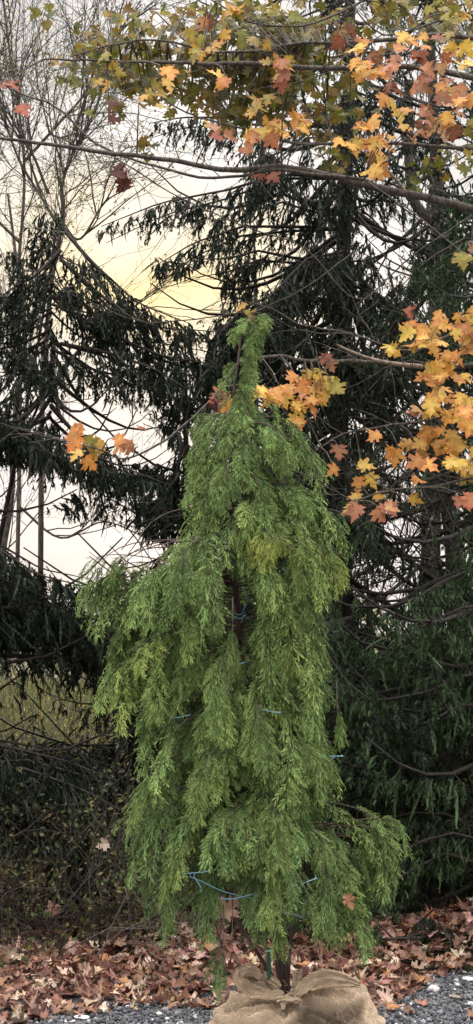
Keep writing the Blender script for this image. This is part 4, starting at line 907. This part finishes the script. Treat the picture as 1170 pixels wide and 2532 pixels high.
    ribbon(mb, [(690, 2445), (668, 2425), (650, 2408)], (-.12, -.1), [.016, .020, .008], 3)
    mb.build('burlap_fold', m, rb, True)
    mb = MB()
    ribbon(mb, [(722, 2465), (742, 2442), (765, 2424), (800, 2418), (845, 2424), (890, 2438)], (-.15, -.10), [.014, .026, .034, .034, .026, .01], 4, cup=.25)
    ribbon(mb, [(735, 2442), (738, 2418), (752, 2396)], (-.12, -.08), [.018, .018, .006], 6)
    mb.build('burlap_fold', m, rb, True)
    mb = MB()
    ribbon(mb, [(684, 2478), (706, 2474), (735, 2474), (748, 2486)], (-.17, -.18), [.008, .013, .013, .005], 7, cup=.8)
    ribbon(mb, [(704, 2496), (706, 2476), (718, 2454), (724, 2440)], (-.18, -.15), [.005, .012, .010, .004], 8, cup=.9)
    mb.build('knot', m, rb, True)
    # loose fibres
    fb = MB()
    for _ in range(120):
        x = rng.uniform(515, 950); y = rng.uniform(2400, 2532); e = np.interp(x, [515, 560, 640, 720, 860, 950], [2510, 2460, 2425, 2440, 2405, 2450])
        if y < e: y = e + rng.uniform(-2, 30)
        d = -0.20 - 0.1 * (y - 2430) / 100; p = P(x, y, YC + d)
        q = np.array([p, p + rng.normal(0, .008, 3), p + rng.normal(0, .015, 3)]); fb.tube(q, .0005, 3, TAN * rng.uniform(.6, 1.3))
    tag(fb.build('fibres', m, rb), kind='stuff')
    so = MB(); v = nrm(rng.normal(size=(1, 3)))
    U = np.linspace(0, 2 * np.pi, 60, endpoint=False)[None]; W = np.linspace(0.05, 1.6, 14)[:, None]
    r_ = 0.055 * (1 + .12 * np.sin(U * 5)); V = np.stack([P(705, 2440, YC)[0] + r_ * np.sin(W) * np.cos(U), YC + r_ * np.sin(W) * np.sin(U), cen[2] + RZ * .82 + .02 * np.cos(W) + 0 * U], -1)
    idx = np.arange(14 * 60).reshape(14, 60); f = np.stack([idx[:-1], idx[1:], np.roll(idx[1:], -1, 1), np.roll(idx[:-1], -1, 1)], -1).reshape(-1, 4)
    so.add(V.reshape(-1, 3), f, (.05, .035, .028)); so.build('soil', M_LITTER, rb, True)
rootball(CED)

# leaves caught in the cedar
def caught(px, py, Y, c, label, seed, size=.09):
    rng = np.random.default_rng(seed); m = MB(); c = np.array([c])
    leaves(m, np.array([[0, 0, 0.0]]), nrm(rng.normal(size=(1, 3)) * [1, .2, 1]), nrm(np.array([[.2, -1, .4]])), np.array([size]), c, c * .7, np.array([.9]), rng)
    o = m.build('fallen_leaf', M_LITTER); o.location = Vector(P(px, py, Y)); tag(o, label, 'fallen leaf', 'maple leaves caught in branches')
caught(548, 2262, 4.72, (.42, .25, .17), 'pale tan maple leaf caught in the lower cedar twigs above the burlap', 1, .085)
caught(855, 2215, 4.72, (.30, .14, .07), 'brown maple leaf caught in the lower right cedar sprays', 2, .05)
caught(520, 1218, 4.85, (.14, .05, .05), 'dark red maple leaf caught in the upper left cedar sprays', 3, .06)
caught(135, 2262, 7.3, (.34, .18, .15), 'pinkish leaf hung up in the twiggy shrub at lower left', 4, .08)
caught(268, 2085, 7.25, (.5, .38, .3), 'pale narrow leaf hung up high in the shrub left of the cedar', 5, .07)

# ------------------------------------------------------------------ light, sky
SUN_AZ = math.radians(-3.0); SUN_EL = math.radians(12)
w = bpy.data.worlds.new('World'); bpy.context.scene.world = w; w.use_nodes = True
N = w.node_tree.nodes; L = w.node_tree.links; N.clear()
sky = N.new('ShaderNodeTexSky'); sky.sky_type = 'NISHITA'; sky.sun_disc = False; sky.sun_elevation = SUN_EL; sky.sun_rotation = SUN_AZ; sky.dust_density = 3.0; sky.air_density = 1.2; sky.ozone_density = 1.0
tc = N.new('ShaderNodeTexCoord'); no = N.new('ShaderNodeTexNoise'); no.inputs['Scale'].default_value = 5; no.inputs['Detail'].default_value = 6
mp = N.new('ShaderNodeMapping'); mp.inputs['Scale'].default_value = (1, 1, 2.5); L.new(tc.outputs['Generated'], mp.inputs[0]); L.new(mp.outputs[0], no.inputs['Vector'])
def M(op, a, b=None, c=None):
    n = N.new('ShaderNodeMath'); n.operation = op
    for i, v in enumerate((a, b, c)):
        if v is None: continue
        if isinstance(v, (int, float)): n.inputs[i].default_value = v
        else: L.new(v, n.inputs[i])
    return n.outputs[0]
def MR(v, a, b, c, d):
    n = N.new('ShaderNodeMapRange'); n.interpolation_type = 'SMOOTHSTEP'
    for i, x in zip(('From Min', 'From Max', 'To Min', 'To Max'), (a, b, c, d)): n.inputs[i].default_value = x
    L.new(v, n.inputs['Value']); return n.outputs[0]
sep = N.new('ShaderNodeSeparateXYZ'); L.new(tc.outputs['Generated'], sep.inputs[0])
# overcast that brightens overhead, with a warm glow low ahead where the sun sets
n2 = M('SUBTRACT', no.outputs['Fac'], 0.5)
gx = M('DIVIDE', M('ADD', M('ADD', sep.outputs['X'], 0.055), M('MULTIPLY', n2, 0.14)), 0.085); gz = M('DIVIDE', M('SUBTRACT', M('ADD', sep.outputs['Z'], M('MULTIPLY', n2, 0.2)), 0.25), 0.046)
g2 = M('ADD', M('MULTIPLY', gx, gx), M('MULTIPLY', gz, gz)); glow = M('MULTIPLY', M('EXPONENT', M('MULTIPLY', g2, -0.7)), MR(sep.outputs['Y'], 0, 0.5, 0, 1))
val = M('ADD', MR(sep.outputs['Z'], 0.40, 0.85, 2.85, 19.0), M('MULTIPLY', n2, 2.6))
cc = N.new('ShaderNodeCombineColor'); L.new(M('MULTIPLY', val, MR(sep.outputs['Z'], .10, .3, .99, 1.01)), cc.inputs[0]); L.new(M('MULTIPLY', val, .985), cc.inputs[1]); L.new(M('MULTIPLY', val, MR(sep.outputs['Z'], .10, .3, 1.02, .97)), cc.inputs[2])
cloud = N.new('ShaderNodeMix'); cloud.data_type = 'RGBA'; L.new(cc.outputs[0], cloud.inputs['A']); cloud.inputs['B'].default_value = (4.1, 3.2, 1.6, 1); L.new(glow, cloud.inputs['Factor'])
mx = N.new('ShaderNodeMix'); mx.data_type = 'RGBA'; mx.inputs['Factor'].default_value = 0.985; L.new(sky.outputs[0], mx.inputs['A']); L.new(cloud.outputs['Result'], mx.inputs['B'])
bg = N.new('ShaderNodeBackground'); bg.inputs['Strength'].default_value = 0.12; L.new(mx.outputs['Result'], bg.inputs['Color'])
wo = N.new('ShaderNodeOutputWorld'); L.new(bg.outputs[0], wo.inputs[0])
sl = bpy.data.lights.new('sun', 'SUN'); sl.energy = 1.0; sl.angle = math.radians(12); sl.color = (1, .86, .66)
so = bpy.data.objects.new('sun', sl); C.objects.link(so)
sd = Vector((math.sin(SUN_AZ) * math.cos(SUN_EL), math.cos(SUN_AZ) * math.cos(SUN_EL), math.sin(SUN_EL)))
so.rotation_euler = sd.to_track_quat('Z', 'Y').to_euler(); so.location = (0, 20, 10)

cam = bpy.data.cameras.new('camera'); co = bpy.data.objects.new('camera', cam); C.objects.link(co)
cam.sensor_fit = 'VERTICAL'; cam.sensor_height = 24; cam.lens = F / 2532 * 24; cam.clip_end = 3000; cam.clip_start = 0.05
co.location = (0, 0, EYE); co.rotation_euler = (math.pi / 2 + PITCH, 0, 0)
sc = bpy.context.scene; sc.camera = co
sc.view_settings.view_transform = 'Standard'; sc.view_settings.look = 'None'; sc.view_settings.gamma = 1; sc.view_settings.exposure = 1.3
sc.cycles.max_bounces = 6; sc.cycles.diffuse_bounces = 3; sc.cycles.transmission_bounces = 3
